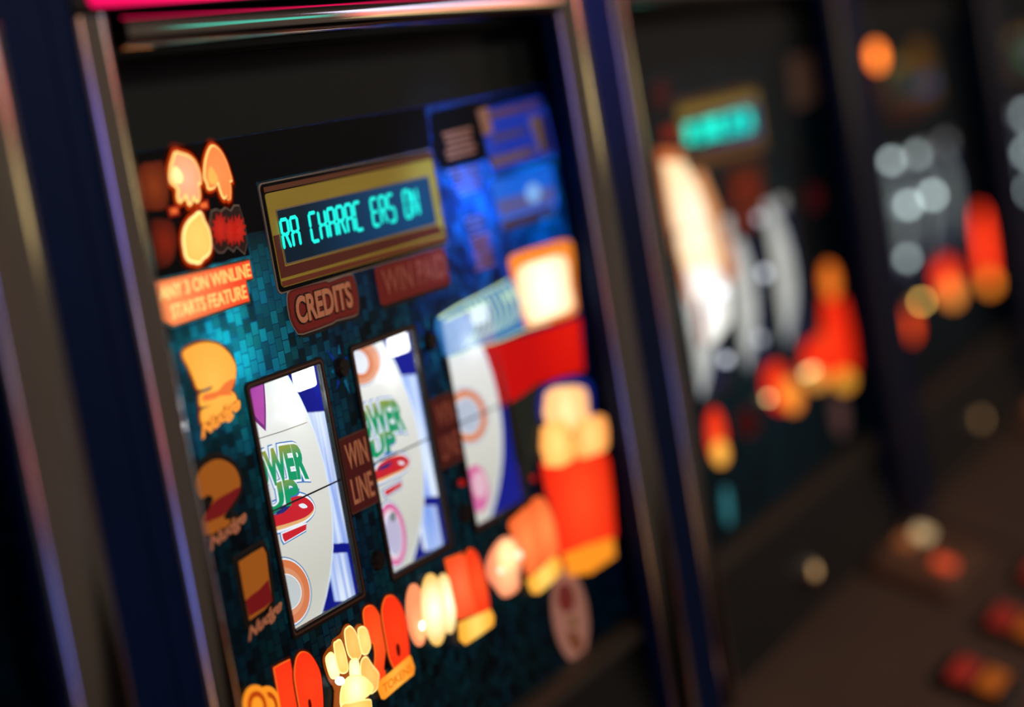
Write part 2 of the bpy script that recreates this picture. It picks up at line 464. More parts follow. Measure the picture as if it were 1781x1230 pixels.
def shell(M, sign_mat):
    R = M.root
    bm = bmesh.new()
    g = 0.0004
    for x0, x1 in ((XL + g, XL + 0.0165), (XR - 0.0165, XR - g)):
        box(bm, x0, x1, -0.013, 0.5, 0.0, ZB + 0.62)
    box(bm, XL + 0.0165, XR - 0.0165, 0.488, 0.5, 0.0, ZB + 0.62)
    box(bm, XL + 0.0165, XR - 0.0165, -0.012, 0.488, ZB + 0.608, ZB + 0.62)
    box(bm, XL + 0.0165, XR - 0.0165, 0.0, 0.488, 0.0, 0.012)
    link('cabinet', bm, NAVY, R)
    bm = bmesh.new(); box(bm, XL + 0.0166, XR - 0.0166, 0.0, 0.012, ZB - 0.95, ZB - 0.335)
    link('lower_door', bm, BLACK, R)
    bm = bmesh.new(); box(bm, XL + 0.0166, XR - 0.0166, 0.0, 0.012, 0.013, 0.199)
    link('kick_plate', bm, BLACK, R)
    # upper charcoal panel between rail and artwork
    art('upper_panel', [(-0.085, 0.249), (0.4095, 0.249), (0.4095, 0.31), (-0.085, 0.31)], OLIVE, R, 0.0015, 0.0015)
    # inner reveals beside the glass
    bm = bmesh.new(); extrude_profile(bm, [(0.4050, 0.004), (0.4050, 0.0), (0.3640, -0.0285), (0.3658, -0.0285), (0.3658, -0.0180), (0.4165, -0.0125), (0.4165, 0.004)], 'z', ZB - 0.205, ZB + 0.31); link('inner_reveal', bm, NAVY, R)
    bm = bmesh.new(); box(bm, -0.0985, -0.0865, -0.010, 0.004, ZB - 0.205, ZB + 0.31); link('inner_reveal', bm, BLACK, R)
    # chrome posts: half round with a step towards the glass
    for x0, x1 in ((XL + g, -0.1158), (0.4034, XR - g)):
        bm = bmesh.new(); box(bm, x0, x1, -0.029, -0.0132, ZB - 0.205, ZB + 0.62); link('side_fascia', bm, NAVY, R)
    def post(xa, xb, yb, yf, step, metal=CHROME):
        n = 14; c = (xa + xb) / 2; a = (xb - xa) / 2
        prof = [(c - a, yb)] + [(c - a * math.cos(math.pi * i / n), -0.0285 - (-0.0285 - yf) * math.sin(math.pi * i / n)) for i in range(n + 1)] + [(c + a, yb)]
        bm = bmesh.new(); extrude_profile(bm, prof, 'z', ZB - 0.203, ZB + 0.309)
        p = link('chrome_post', bm, metal, R, smooth=False)
        for f in p.data.polygons: f.use_smooth = abs(f.normal.z) < 0.5 and f.normal.y < 0.1
        bm = bmesh.new()
        box(bm, step[0], step[1], step[2], step[3], ZB - 0.203, ZB + 0.296)
        link('trim_strip', bm, CHROME2, p)
    if M.k < 2: post(-0.1155, -0.0950, -0.0135, -0.0355, (-0.0948, -0.0860, -0.014, 0.0))
    else: post(-0.1155, -0.1060, -0.0135, -0.0315, (-0.1058, -0.0960, -0.012, 0.0), CHROME_DIM)
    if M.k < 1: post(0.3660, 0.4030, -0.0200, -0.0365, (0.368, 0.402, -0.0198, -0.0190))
    else: post(0.3700, 0.4030, -0.0200, -0.0330, (0.371, 0.402, -0.0198, -0.0190), CHROME_DIM)
    # chrome rail across the top
    zc, h = 0.3014, 0.0104
    n = 40; prof = [(-0.0135, zc + h)] + [(-0.035 + 0.013 * abs(2 * i / n - 1) ** 3.2, zc + h * (1 - 2 * i / n)) for i in range(n + 1)] + [(-0.0135, zc - h)]
    bm = bmesh.new(); extrude_profile(bm, [(a, b + ZB) for a, b in prof], 'x', -0.0866, 0.3655)
    rail = link('chrome_rail', bm, CHROMER, R)
    for f in rail.data.polygons: f.use_smooth = abs(f.normal.x) < 0.5 and f.normal.y < 0.1
    bm = bmesh.new()
    box(bm, -0.0798, 0.3900, -0.0080, -0.001, ZB + 0.2900, ZB + 0.2935)
    link('rail_lip', bm, BLACK, rail)
    # header sign above the rail
    bm = bmesh.new(); box(bm, -0.115, 0.4028, -0.030, -0.0135, ZB + 0.3122, ZB + 0.60)
    hd = link('header_sign', bm, BLACK, R)
    art('sign_face', rrect(-0.104, 0.3130, 0.398, 0.585, 0.004), sign_mat, hd, -0.0302, 0.001)
    # lower front: ledge, slanted panel, button deck
    bm = bmesh.new(); extrude_profile(bm, [(0.006, ZB - 0.112), (-0.008, ZB - 0.114), (-0.016, ZB - 0.118), (-0.016, ZB - 0.124), (0.006, ZB - 0.126)], 'x', -0.0862, 0.404)
    link('ledge', bm, varied('ledge_grey', (62, 58, 52), (48, 46, 42), 30, 0.45, 0, 0.4), R)
    bm = bmesh.new(); extrude_profile(bm, [(0.004, ZB - 0.1265), (-0.010, ZB - 0.1265), (-0.026, ZB - 0.200), (0.004, ZB - 0.204)], 'x', -0.0862, 0.404)
    link('slanted_panel', bm, BLACK, R)
    y0, z0, y1, z1 = -0.012, -0.2045, -0.255, -0.312
    bm = bmesh.new(); extrude_profile(bm, [(y0 + 0.012, z0 + ZB), (y0, z0 + ZB), (y1, z1 + ZB), (y1 - 0.012, z1 + ZB - 0.014), (y1 - 0.006, z1 + ZB - 0.032), (0.0, ZB - 0.33)], 'x', XL + 0.006, XR - 0.006)
    link('button_deck', bm, DECK, R)
    sl = (z1 - z0) / (y1 - y0)
    def on_deck(y): return z0 + (y - y0) * sl + ZB
    ang = math.atan(sl)
    cols = [('red', (150, 40, 30)), ('amber', (170, 85, 25))]
    for q in range(4):
        x = -0.032 + q * 0.136; yc = -0.148
        bm = bmesh.new(); box(bm, -0.031, 0.031, -0.030, 0.030, -0.0005, 0.006); bevel(bm, 0.0025)
        b = link('push_button', bm, principled('button_black', (14, 14, 15), 0.35), R)
        b.location = (x, yc, on_deck(yc) + 0.0008); b.rotation_euler = (ang, 0, 0)
        for j, (nm, c) in enumerate(cols):
            bm = bmesh.new(); yy = 0.0115 - j * 0.023
            box(bm, -0.023, 0.023, yy - 0.0095, yy + 0.0095, 0.0061, 0.0105); bevel(bm, 0.0018)
            lens = link('button_lens', bm, lit('button_' + nm, c, s=0.6), b)
            lens['label'] = nm + ' lit button lens'
    # coin lock with its highlight put in as a glowing disc, and coin entry
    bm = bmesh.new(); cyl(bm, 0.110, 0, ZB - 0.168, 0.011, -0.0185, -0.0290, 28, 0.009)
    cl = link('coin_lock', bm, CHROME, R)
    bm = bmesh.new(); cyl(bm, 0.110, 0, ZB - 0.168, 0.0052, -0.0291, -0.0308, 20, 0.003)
    link('lock_highlight', bm, lit('lock_highlight_glow', (255, 205, 140), s=0.9), cl)
    bm = bmesh.new(); box(bm, 0.245, 0.372, -0.098, -0.030, 0, 0.016)
    for v in bm.verts:
        v.co.z += on_deck(v.co.y) + 0.0002
    bevel(bm, 0.004)
    ce = link('coin_entry', bm, varied('coin_entry_brown', (120, 84, 62), (96, 70, 54), 30, 0.4), R)
    def on_entry(nm, x0, x1, ya, yb, h, mt):
        bm = bmesh.new(); box(bm, x0, x1, ya, yb, 0.0161, 0.0161 + h)
        for v in bm.verts: v.co.z += on_deck(v.co.y) + 0.0004
        link(nm, bm, mt, ce)
    on_entry('reject_button', 0.283, 0.300, -0.090, -0.074, 0.004, lit('reject_red', (240, 88, 50), s=0.85))
    on_entry('coin_slot', 0.334, 0.356, -0.056, -0.044, 0.004, lit('slot_cream', (240, 205, 150), s=0.85))
    on_entry('coin_guide', 0.300, 0.326, -0.050, -0.038, 0.003, lit('guide_amber', (190, 110, 60), s=0.5))

WIN_W, WIN_H = 0.0658, 0.1250
def windows():
    return [(i * 0.1, i * 0.1 + WIN_W) for i in range(3)]

def artwork_panel(M, mat):
    bm = bmesh.new()
    xs = [-0.086, 0.0, 0.0658, 0.1, 0.1658, 0.2, 0.2658, 0.4045]; zs = [-0.1135, 0.0, 0.125, 0.2488]
    for i in range(7):
        for j in range(3):
            if j == 1 and i in (1, 3, 5): continue
            x0, x1, z0, z1 = xs[i], xs[i + 1], zs[j] + ZB, zs[j + 1] + ZB
            v = [bm.verts.new(p) for p in ((x0, 0, z0), (x1, 0, z0), (x1, 0, z1), (x0, 0, z1))]
            bm.faces.new(v)
    bmesh.ops.remove_doubles(bm, verts=bm.verts, dist=1e-5)
    # the rim of the sheet; its unprinted back face is left open so that the lamps behind light the print
    rim = [e for e in bm.edges if len(e.link_faces) == 1]
    r = bmesh.ops.extrude_edge_only(bm, edges=rim)
    bmesh.ops.translate(bm, verts=[v for v in r['geom'] if isinstance(v, bmesh.types.BMVert)], vec=(0, 0.0016, 0))
    return link('artwork_panel', bm, mat, M.root)

def reel_bay(M, i, strip, wall_mats, bezel_mat, bulb=None):
    """drum, side wall with white bracket, bulb, window bezel and pane"""
    R = M.root; dx = i * 0.1
    bm = bmesh.new(); n = 96
    A = []; Bv = []
    for q in range(n):
        t = 2 * math.pi * q / n
        y, z = DR_Y - DR_R * math.cos(t), DR_Z + DR_R * math.sin(t) + ZB
        A.append(bm.verts.new((DR_X0 + dx, y, z))); Bv.append(bm.verts.new((DR_X1 + dx, y, z)))
    for q in range(n):
        bm.faces.new((A[q], A[(q + 1) % n], Bv[(q + 1) % n], Bv[q]))
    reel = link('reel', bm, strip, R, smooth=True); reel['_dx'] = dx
    # rim
    bm = bmesh.new()
    for q in range(n):
        t0, t1 = 2 * math.pi * q / n, 2 * math.pi * (q + 1) / n
        vs = []
        for t, r in ((t0, DR_R + 0.0004), (t1, DR_R + 0.0004), (t1, DR_R - 0.004), (t0, DR_R - 0.004)):
            vs.append(bm.verts.new((DR_X1 + dx + 0.0005, DR_Y - r * math.cos(t), DR_Z + r * math.sin(t) + ZB)))
        bm.faces.new(vs)
    bmesh.ops.remove_doubles(bm, verts=bm.verts, dist=1e-6)
    link('reel_rim', bm, lit('rim_white', (225, 238, 255), s=0.95), reel)
    wx = dx + 0.0755
    bm = bmesh.new(); box(bm, wx, wx + 0.002, 0.0025, 0.16, ZB - 0.012, ZB + 0.16)
    sw = link('bay_side', bm, wall_mats[0], R)
    if wall_mats[1]:
        # white bracket standing off the side wall, and a lower block
        bm = bmesh.new(); box(bm, wx - 0.0022, wx, 0.0026, 0.055, ZB + 0.026, ZB + 0.098)
        for q in range(3): box(bm, wx - 0.0032, wx - 0.0021, 0.006 + q * 0.006, 0.0085 + q * 0.006, ZB + 0.026, ZB + 0.098)
        link('white_bracket', bm, wall_mats[1], sw)
        bm = bmesh.new(); box(bm, wx - 0.0030, wx, 0.010, 0.022, ZB - 0.006, ZB + 0.020)
        link('reflector_strip', bm, wall_mats[1], sw)
    # bay floor, white
    bm = bmesh.new(); box(bm, dx - 0.01, wx, 0.0025, 0.10, ZB - 0.014, ZB - 0.0125)
    link('bay_floor', bm, lit('bay_floor_white', (165, 168, 175), s=0.8), sw)
    # bulb at the top right of the window
    bm = bmesh.new(); box(bm, dx + 0.0520, dx + 0.0690, 0.0042, 0.0092, ZB + 0.1130, ZB + 0.1305); bevel(bm, 0.002, 3)
    link('reel_bulb', bm, bulb or lit('bulb_white', (255, 255, 255), s=3.0), sw)
    if M.k == 0: point('bulb_light', (dx + 0.050, 0.0062, ZB + 0.106), 0.010, (0.95, 0.97, 1.0), 0.003)
    # window bezel
    x0, x1, z0, z1 = dx, dx + WIN_W, 0.0, WIN_H
    be = art('window_bezel', [rrect(x0 - 0.0035, z0 - 0.0042, x1 + 0.0035, z1 + 0.0035, 0.003), rrect(x0, z0, x1, z1, 0.0012)[::-1]], bezel_mat, R, -0.0001, 0.0012)
    art('bezel_line', [rrect(x0 - 0.0022, z0 - 0.0024, x1 + 0.0022, z1 + 0.0022, 0.002), rrect(x0 - 0.0012, z0 - 0.0014, x1 + 0.0012, z1 + 0.0012, 0.002)[::-1]],
        principled('bezel_copper', (95, 62, 50), 0.4), be, -0.0013, 0.0002)
    bm = bmesh.new(); box(bm, x0 + 0.0001, x1 - 0.0001, 0.0002, 0.0012, ZB + 0.0001, ZB + WIN_H - 0.0001)
    link('window_pane', bm, PANE, be)
    bm = bmesh.new(); box(bm, x0 + 0.0002, x1 - 0.0002, -0.0004, 0.0, ZB + 0.0617, ZB + 0.0625)
    link('win_line', bm, principled('line_dark', (40, 34, 60), 0.5), be)
    return reel, sw, be

GOLD = varied('display_gold', (206, 196, 70), (186, 162, 54), 14, 0.4, stretch=(1, 1, 6))
def display(M, text, glow, frame_dim=False):
    R = M.root
    fr = art('display', [rrect(0.0405, 0.1660, 0.2245, 0.2235, 0.003)], principled('display_edge_grey', (150, 140, 128), 0.4), R, 0.0, 0.0008)
    art('frame_dark_edge', rrect(0.0415, 0.1668, 0.2238, 0.2228, 0.003), DARK, fr, -0.0008, 0.0002)  # dark line inside the grey edge
    # upper brown lip, gold face, lower copper bands
    art('frame_band', [(0.0440, 0.2185), (0.2215, 0.2185), (0.2215, 0.2212), (0.0440, 0.2212)], principled('band_brown', (120, 66, 34), 0.4), fr, -0.0010, 0.0004)
    art('frame_face', rrect(0.0440, 0.1690, 0.2220, 0.2178, 0.002), GOLD, fr, -0.0010, 0.0004)
    art('frame_band', [(0.0446, 0.1694), (0.2214, 0.1694), (0.2214, 0.1722), (0.0446, 0.1722)], principled('band_copper', (140, 62, 34), 0.4), fr, -0.0014, 0.0002)
    art('frame_band', [(0.0446, 0.1738), (0.2214, 0.1738), (0.2150, 0.1792), (0.0500, 0.1792)], principled('band_red_brown', (112, 40, 30), 0.4), fr, -0.0014, 0.0002)
    art('frame_band', [(0.0446, 0.1740), (0.0500, 0.1794), (0.0500, 0.1960), (0.0446, 0.1960)], principled('band_red_brown', (112, 40, 30), 0.4), fr, -0.0014, 0.0002)
    art('frame_line', rrect(0.0510, 0.1800, 0.2138, 0.2088, 0.001), principled('display_edge_grey', (150, 140, 128), 0.4), fr, -0.0014, 0.0003)
    s = art('screen', rrect(0.0518, 0.1808, 0.2130, 0.2080, 0.0008), lit('screen_teal', (8, 70, 120), (3, 26, 40), 0.13, 1.0, off=(0.07, 0, 0)), fr, -0.0017, 0.0003)  # blue spill at the right end painted into the screen's glow
    segment_text('screen_characters', text, 0.0515, 0.1975, 0.1880, 0.2030, glow, fr, -0.0021)
    return fr

def lens(M, name, px, core_mat, border=None, glow=None, smooth=4, y=-0.0004, line=0.0010, halo=0.0026, th=0.0006):
    """back-lit lens with a printed bright outline and its orange glow painted as rims around it"""
    l = M.g(px, smooth) if not isinstance(px, dict) else px['loop']
    base_parent = M.root
    if glow:
        b = art(name, grow(l, halo), glow, base_parent, -0.0002, 0.0003)
        if halo > 0.002: art('lens_halo', grow(l, halo * 1.75), lit('lens_dark_halo', (88, 18, 2), s=0.7), b, 0.0, 0.0002)
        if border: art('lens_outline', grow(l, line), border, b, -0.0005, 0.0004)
        art('lens_face', l, core_mat, b, -0.0009, 0.0004)
        return b
    return art(name, l, core_mat, base_parent, 0.0, th)

# ------------------------------------------------------------------ lens and print colours
O_GLOW = lit('lens_orange_glow', (186, 52, 4), s=0.9)  # glow around lit lenses, painted as emissive rims
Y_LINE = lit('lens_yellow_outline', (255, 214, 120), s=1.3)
PEACH = lit('lens_peach', (255, 190, 150), (255, 150, 90), 0.02, 1.0)
ORANGE = lit('lens_orange', (255, 150, 84), (250, 132, 62), 0.02, 0.95)
YELLOW = lit('lens_yellow', (255, 214, 112), (255, 190, 90), 0.02, 1.0)
AMBER = lit('lens_amber', (255, 190, 84), (255, 168, 62), 0.026, 1.0)
CREAM = lit('lens_cream', (255, 248, 206), (255, 200, 104), 0.019, 1.7, 1.0)
PINKC = lit('lens_pink_cream', (255, 226, 160), (255, 140, 100), 0.02, 1.1)
RED = lit('lens_red', (255, 66, 24), (250, 44, 20), 0.03, 0.95)
REDOR = lit('lens_red_orange', (255, 120, 70), (255, 70, 30), 0.022, 1.0)
BAR = lit('lens_bar', (255, 186, 70), (255, 150, 40), 0.016, 1.0)
BARB = lit('lens_bar_bright', (255, 220, 110), (255, 176, 60), 0.016, 1.1)
DIMRED = lit('lens_dim_red', (215, 40, 26), (130, 20, 16), 0.012, 0.85)
DIMBR = lit('lens_dim_brown', (150, 62, 22), (92, 26, 10), 0.013, 0.75)
DULLOR = principled('print_orange', (244, 150, 46), 0.5)
CRIM = principled('print_crimson', (176, 26, 40), 0.5)
PRED = principled('print_red', (120, 24, 22), 0.5)
PEACHP = principled('print_peach', (244, 164, 122), 0.5)
GREYL = principled('print_grey_outline', (172, 160, 146), 0.5)
BLACKP = principled('print_black', (9, 10, 13), 0.5)
VFD = lit('vfd_cyan', (30, 240, 226), s=1.05)
STRIP = lit('reel_strip_cream', (255, 255, 250), (228, 226, 210), 0.10, 0.9, 0.80, off=(0.1, 0.01, ZB + 0.115), aspect=(30, 1, 1))  # brighter towards the bulb: its light is painted into the strip
WALLBLUE = lit('bay_side_blue', (30, 52, 190), (16, 24, 140), 0.09, 0.8, off=(0, 0.01, 0.08 + 0))  # bay parts glow themselves: lamp light put into their emission
WALLRED = lit('bay_side_red', (200, 24, 12), s=0.8)
WHITEB = streaked('bracket_white', (236, 244, 255), (110, 150, 235), 0.95, (300, 300, 9))
BEZEL = principled('bezel_black', (20, 16, 16), 0.4)
REELW = lit('reel_strip_white', (230, 230, 220), s=0.7)
PINKSIGN = lit('sign_pink', (255, 0, 96), s=1.0)
BLUESIGN = lit('sign_blue', (30, 40, 150), s=0.5)

# ------------------------------------------------------------------ the machine in focus
def focus_machine():
    M = new_machine(1 - 1, 'nearest fruit machine with sharp CREDITS plate, WIN LINE plates and a lit cyan display')
    R = M.root
    shell(M, PINKSIGN)
    artwork_panel(M, ART)
    # lamps behind the glass
    point('glass_lamp', (*[v for v in (G(405, 590)[0],)], 0.026, G(405, 590)[1] + ZB), 0.42, (0.25, 1.0, 0.95), 0.004, None)
    point('glass_lamp', (G(820, 335)[0], 0.026, G(820, 335)[1] + ZB), 1.8, (0.03, 0.17, 1.0), 0.004, None)
    point('glass_lamp', (G(935, 330)[0], 0.022, G(935, 330)[1] + ZB), 0.9, (0.06, 0.28, 1.0), 0.004, None)
    point('glass_lamp', (G(590, 545)[0], 0.050, G(590, 545)[1] + ZB), 0.16, (0.2, 0.7, 1.0), 0.004, None)
    # dark printed ground at the top left of the glass and along the foot
    art('ground_print', [(-0.0855, 0.1895), (0.0230, 0.1895), (0.0230, 0.2000), (0.0400, 0.2000), (0.0400, 0.2245), (0.2260, 0.2245), (0.2262, 0.2485), (-0.0855, 0.2485)], DARK, R, 0.0, 0.0002)
    art('ground_print', M.g([(752, 262), (768, 296), (848, 277), (842, 240), (832, 190), (940, 166), (962, 196), (968, 262), (975, 262), (972, 146), (820, 178), (748, 196)]), DARK, R, -0.00005, 0.00015)
    art('margin_print', [(0.3905, -0.113), (0.4040, -0.113), (0.4040, 0.2486), (0.3905, 0.2486)], DARK, R, 0.0, 0.0003)

    # ---- feature lenses, top left: plain flame shaped lenses
    z = zm(230, 230, 7.236)
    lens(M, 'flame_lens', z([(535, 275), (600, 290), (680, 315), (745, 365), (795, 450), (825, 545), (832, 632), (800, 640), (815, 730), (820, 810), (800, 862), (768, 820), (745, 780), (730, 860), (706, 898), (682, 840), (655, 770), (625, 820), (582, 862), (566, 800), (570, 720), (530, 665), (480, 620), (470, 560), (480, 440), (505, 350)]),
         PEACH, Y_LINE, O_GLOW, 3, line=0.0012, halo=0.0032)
    core = lens(M, 'flame_core', z([(500, 440), (560, 480), (600, 560), (590, 640), (520, 640), (480, 570)]), lit('core_yellow', (255, 246, 170), (255, 226, 120), 0.012, 1.25), smooth=4, th=0.0017)
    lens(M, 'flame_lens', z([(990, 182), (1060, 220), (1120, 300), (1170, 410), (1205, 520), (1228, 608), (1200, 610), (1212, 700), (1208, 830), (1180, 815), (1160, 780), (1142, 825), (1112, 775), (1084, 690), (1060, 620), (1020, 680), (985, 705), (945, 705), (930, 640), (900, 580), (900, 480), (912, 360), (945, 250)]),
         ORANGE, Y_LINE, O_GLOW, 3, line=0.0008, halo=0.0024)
    lens(M, 'flame_core', z([(950, 440), (1000, 500), (1045, 600), (1000, 660), (950, 640), (925, 560)]), lit('core_amber', (250, 190, 90), s=0.9), smooth=4, th=0.0017)
    z = zm(250, 340, 5.125)
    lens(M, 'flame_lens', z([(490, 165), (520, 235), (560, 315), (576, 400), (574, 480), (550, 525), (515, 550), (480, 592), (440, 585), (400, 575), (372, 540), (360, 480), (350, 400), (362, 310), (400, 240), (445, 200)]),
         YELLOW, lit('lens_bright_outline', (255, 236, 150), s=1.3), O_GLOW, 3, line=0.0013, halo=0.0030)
    z4 = [(590, 230), (600, 145), (640, 130), (680, 150), (720, 115), (770, 145), (800, 95), (840, 95), (860, 160), (882, 240), (900, 320), (908, 430), (890, 515), (860, 490), (822, 450), (792, 495), (742, 455), (700, 505), (660, 505), (622, 465), (604, 380)]
    b = art('star_lens', grow(M.g(z(z4)), 0.0006), GREYL, R, 0.0, 0.0005)
    art('lens_ground', M.g(z(z4)), principled('star_ground', (48, 14, 12), 0.5), b, -0.0005, 0.0003)
    for cx, cy, ra in ((665, 300, 88), (765, 320, 80), (828, 310, 84)):
        loop = [(cx + (ra if q % 2 else ra * 0.62) * math.cos(q * math.pi / 11) * 0.9, cy + (ra if q % 2 else ra * 0.62) * 1.75 * math.sin(q * math.pi / 11)) for q in range(22)]
        art('lens_face', M.g(z(loop)), DIMRED, b, -0.0008 - 0.0001 * (cx % 7) / 7, 0.0002)
    # two dim lenses at the edge of the glass
    z = zm(200, 180, 2.9286)
    lens(M, 'dim_lens', z([(120, 330), (190, 300), (240, 300), (262, 380), (268, 480), (250, 535), (190, 545), (140, 520)]), DIMBR, smooth=4)
    lens(M, 'dim_lens', z([(180, 600), (240, 590), (290, 610), (310, 700), (290, 800), (250, 835), (215, 830), (195, 720)]), lit('lens_dim_russet', (150, 36, 16), (70, 20, 10), 0.012, 0.7), smooth=4)
    for pts in ([(262, 530), (318, 515), (326, 570), (275, 582)], [(415, 500), (470, 488), (476, 540), (424, 552)]):
        b = art('equals_lens', M.g(z(pts)), lit('equals_red', (150, 26, 10), s=0.8), R, 0.0, 0.0006)
        cx = sum(p[0] for p in pts) / 4; cy = sum(p[1] for p in pts) / 4
        art('equals_face', M.g(z([(cx + (p[0] - cx) * 0.6, cy + (p[1] - cy) * 0.5) for p in pts])), lit('equals_orange', (245, 110, 50), s=0.9), b, -0.0006, 0.0003)

    # ---- banner
    bl = [(-0.0570, 0.1880), (0.0205, 0.1870), (0.0205, 0.1778), (0.0142, 0.1778), (0.0142, 0.1672), (-0.0500, 0.1660), (-0.0570, 0.170)]
    b = art('feature_banner', grow(bl, 0.0011), principled('banner_teal_edge', (70, 130, 120), 0.5), R, 0.0, 0.0005)
    art('banner_edge', grow(bl, 0.0005), BLACKP, b, -0.0005, 0.0002)
    art('banner_face', bl, lit('banner_red', (255, 150, 90), (238, 74, 40), 0.055, 1.0, off=(-0.03, 0, 0)), b, -0.0007, 0.0003)
    BT = lit('banner_letters_yellow', (255, 226, 140), (255, 190, 100), 0.06, 1.1, off=(-0.03, 0, 0))
    lettering('banner_letters', 'ANY 3 ON WINLINE', (-0.0560, 0.1789), (0.0195, 0.1789), (-0.0560, 0.1856), BT, b, -0.0010, 0.0003, 0.012)
    lettering('banner_letters', 'STARTS FEATURE', (-0.0500, 0.1690), (0.0128, 0.1690), (-0.0500, 0.1758), BT, b, -0.0010, 0.0003, 0.012)

    # ---- display, credits and win plates
    display(M, 'RA CHARAC ERS ON', VFD)
    z = zm(430, 260, 3.617)
    cl = z([(246, 940), (262, 892), (330, 868), (484, 830), (500, 838), (560, 815), (640, 790), (664, 815), (682, 890), (690, 960), (686, 1030), (640, 1052), (545, 1076), (535, 1088), (345, 1158), (300, 1140), (262, 1060)])
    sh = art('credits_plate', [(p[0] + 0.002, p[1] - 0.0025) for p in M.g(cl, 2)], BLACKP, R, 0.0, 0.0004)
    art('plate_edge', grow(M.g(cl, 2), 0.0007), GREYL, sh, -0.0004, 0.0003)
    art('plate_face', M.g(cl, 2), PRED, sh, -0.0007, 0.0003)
    art('plate_face', grow(M.g(cl, 2), -0.0011), principled('print_red_bright', (150, 34, 28), 0.5), sh, -0.0010, 0.0001)
    lettering('plate_letters', 'CREDITS', (0.0512, 0.1474), (0.1090, 0.1474), (0.0520, 0.1634), BLACKP, sh, -0.0011, 0.0002, 0.075)
    lettering('plate_letters', 'CREDITS', (0.0522, 0.1482), (0.1080, 0.1482), (0.0530, 0.1626), PEACHP, sh, -0.0013, 0.0003, 0.035)
    wl = rrect(0.1365, 0.1438, 0.2185, 0.1655, 0.003)
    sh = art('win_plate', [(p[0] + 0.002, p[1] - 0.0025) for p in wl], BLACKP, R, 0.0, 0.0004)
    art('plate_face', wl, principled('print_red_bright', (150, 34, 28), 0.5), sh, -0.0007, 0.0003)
    lettering('plate_letters', 'WIN PAID', (0.1420, 0.1482), (0.2150, 0.1482), (0.1430, 0.1626), principled('print_rose', (196, 108, 88), 0.5), sh, -0.0011, 0.0003, 0.02)

    # ---- nudge numerals
    z = zm(300, 580, 5.59)
    n3 = z([(95, 205), (150, 150), (250, 108), (340, 100), (440, 125), (525, 195), (582, 285), (596, 370), (582, 470), (545, 560), (585, 595), (606, 660), (560, 700), (470, 760), (400, 830), (300, 860), (275, 850), (276, 760), (360, 720), (380, 690), (285, 705), (262, 690), (262, 600), (340, 570), (388, 530), (370, 505), (250, 540), (205, 450), (150, 320)])
    b = lens(M, 'nudge_numeral', n3, AMBER, lit('numeral_outline', (240, 176, 60), s=0.95), lit('numeral_glow', (150, 48, 4), s=0.8), 3, line=0.0006, halo=0.0018)
    b['label'] = 'lit amber numeral 3 above the word Nudge'
    art('numeral_band', M.g(z([(300, 590), (420, 560), (480, 490), (575, 440), (560, 530), (535, 570), (560, 600), (440, 610), (380, 640), (275, 660), (270, 610)]), 3), lit('numeral_band_red', (246, 124, 58), s=0.9), b, -0.0014, 0.0002)  # reddish band printed across the numeral
    G3 = [G(*p) for p in z([(300, 1060), (610, 770), (262, 890)])]
    def nudge_word(parent, px3, mat, mat_edge, word='Nudge'):
        P3 = M.loc([G(*p) for p in px3])
        lettering('nudge_word', word, *P3, mat_edge, parent, -0.0015, 0.0002, 0.09, 0.25)
        lettering('nudge_word', word, *P3, mat, parent, -0.0018, 0.0003, 0.035, 0.25)
    nudge_word(b, z([(262, 1075), (640, 770), (235, 900)]), lit('nudge_orange', (255, 160, 62), s=0.95), lit('nudge_edge', (120, 30, 4), s=0.7))
    z = zm(330, 760, 3.154)
    n2 = z([(30, 230), (50, 180), (95, 140), (150, 122), (210, 145), (250, 190), (268, 255), (252, 320), (215, 380), (178, 440), (200, 455), (240, 445), (240, 470), (180, 500), (110, 535), (60, 530), (70, 440), (100, 390), (120, 340), (90, 320), (60, 340), (35, 300)])
    b = art('nudge_numeral', grow(M.g(n2, 3), 0.0032), principled('numeral_edge', (34, 30, 30), 0.5), R, 0.0, 0.0005)
    b['label'] = 'unlit orange numeral 2 above the word Nudge'
    art('numeral_ground', grow(M.g(n2, 3), 0.0020), BLACKP, b, -0.0005, 0.0002)
    art('numeral_face', M.g(n2, 3), DULLOR, b, -0.0008, 0.0003)
    art('numeral_band', M.g(z([(80, 420), (130, 350), (200, 310), (266, 275), (250, 325), (215, 380), (175, 430), (130, 450), (75, 470)]), 2), CRIM, b, -0.0011, 0.0002)
    nudge_word(b, z([(100, 650), (300, 480), (85, 560)]), PEACHP, BLACKP)
    n1 = z([(258, 688), (330, 640), (392, 604), (410, 640), (424, 760), (442, 900), (400, 950), (318, 1008), (290, 870)])
    b = art('nudge_numeral', grow(M.g(n1, 1), 0.0034), principled('numeral_edge', (34, 30, 30), 0.5), R, 0.0, 0.0005)
    b['label'] = 'unlit orange numeral 1 above the word Nudge'
    art('numeral_ground', grow(M.g(n1, 1), 0.0020), BLACKP, b, -0.0005, 0.0002)
    art('numeral_face', M.g(n1, 1), DULLOR, b, -0.0008, 0.0003)
    art('numeral_band', M.g(z([(296, 900), (330, 868), (370, 840), (420, 785), (442, 900), (400, 935), (316, 985)]), 1), CRIM, b, -0.0011, 0.0002)
    nudge_word(b, z([(305, 1150), (490, 970), (300, 1055)]), PEACHP, BLACKP)

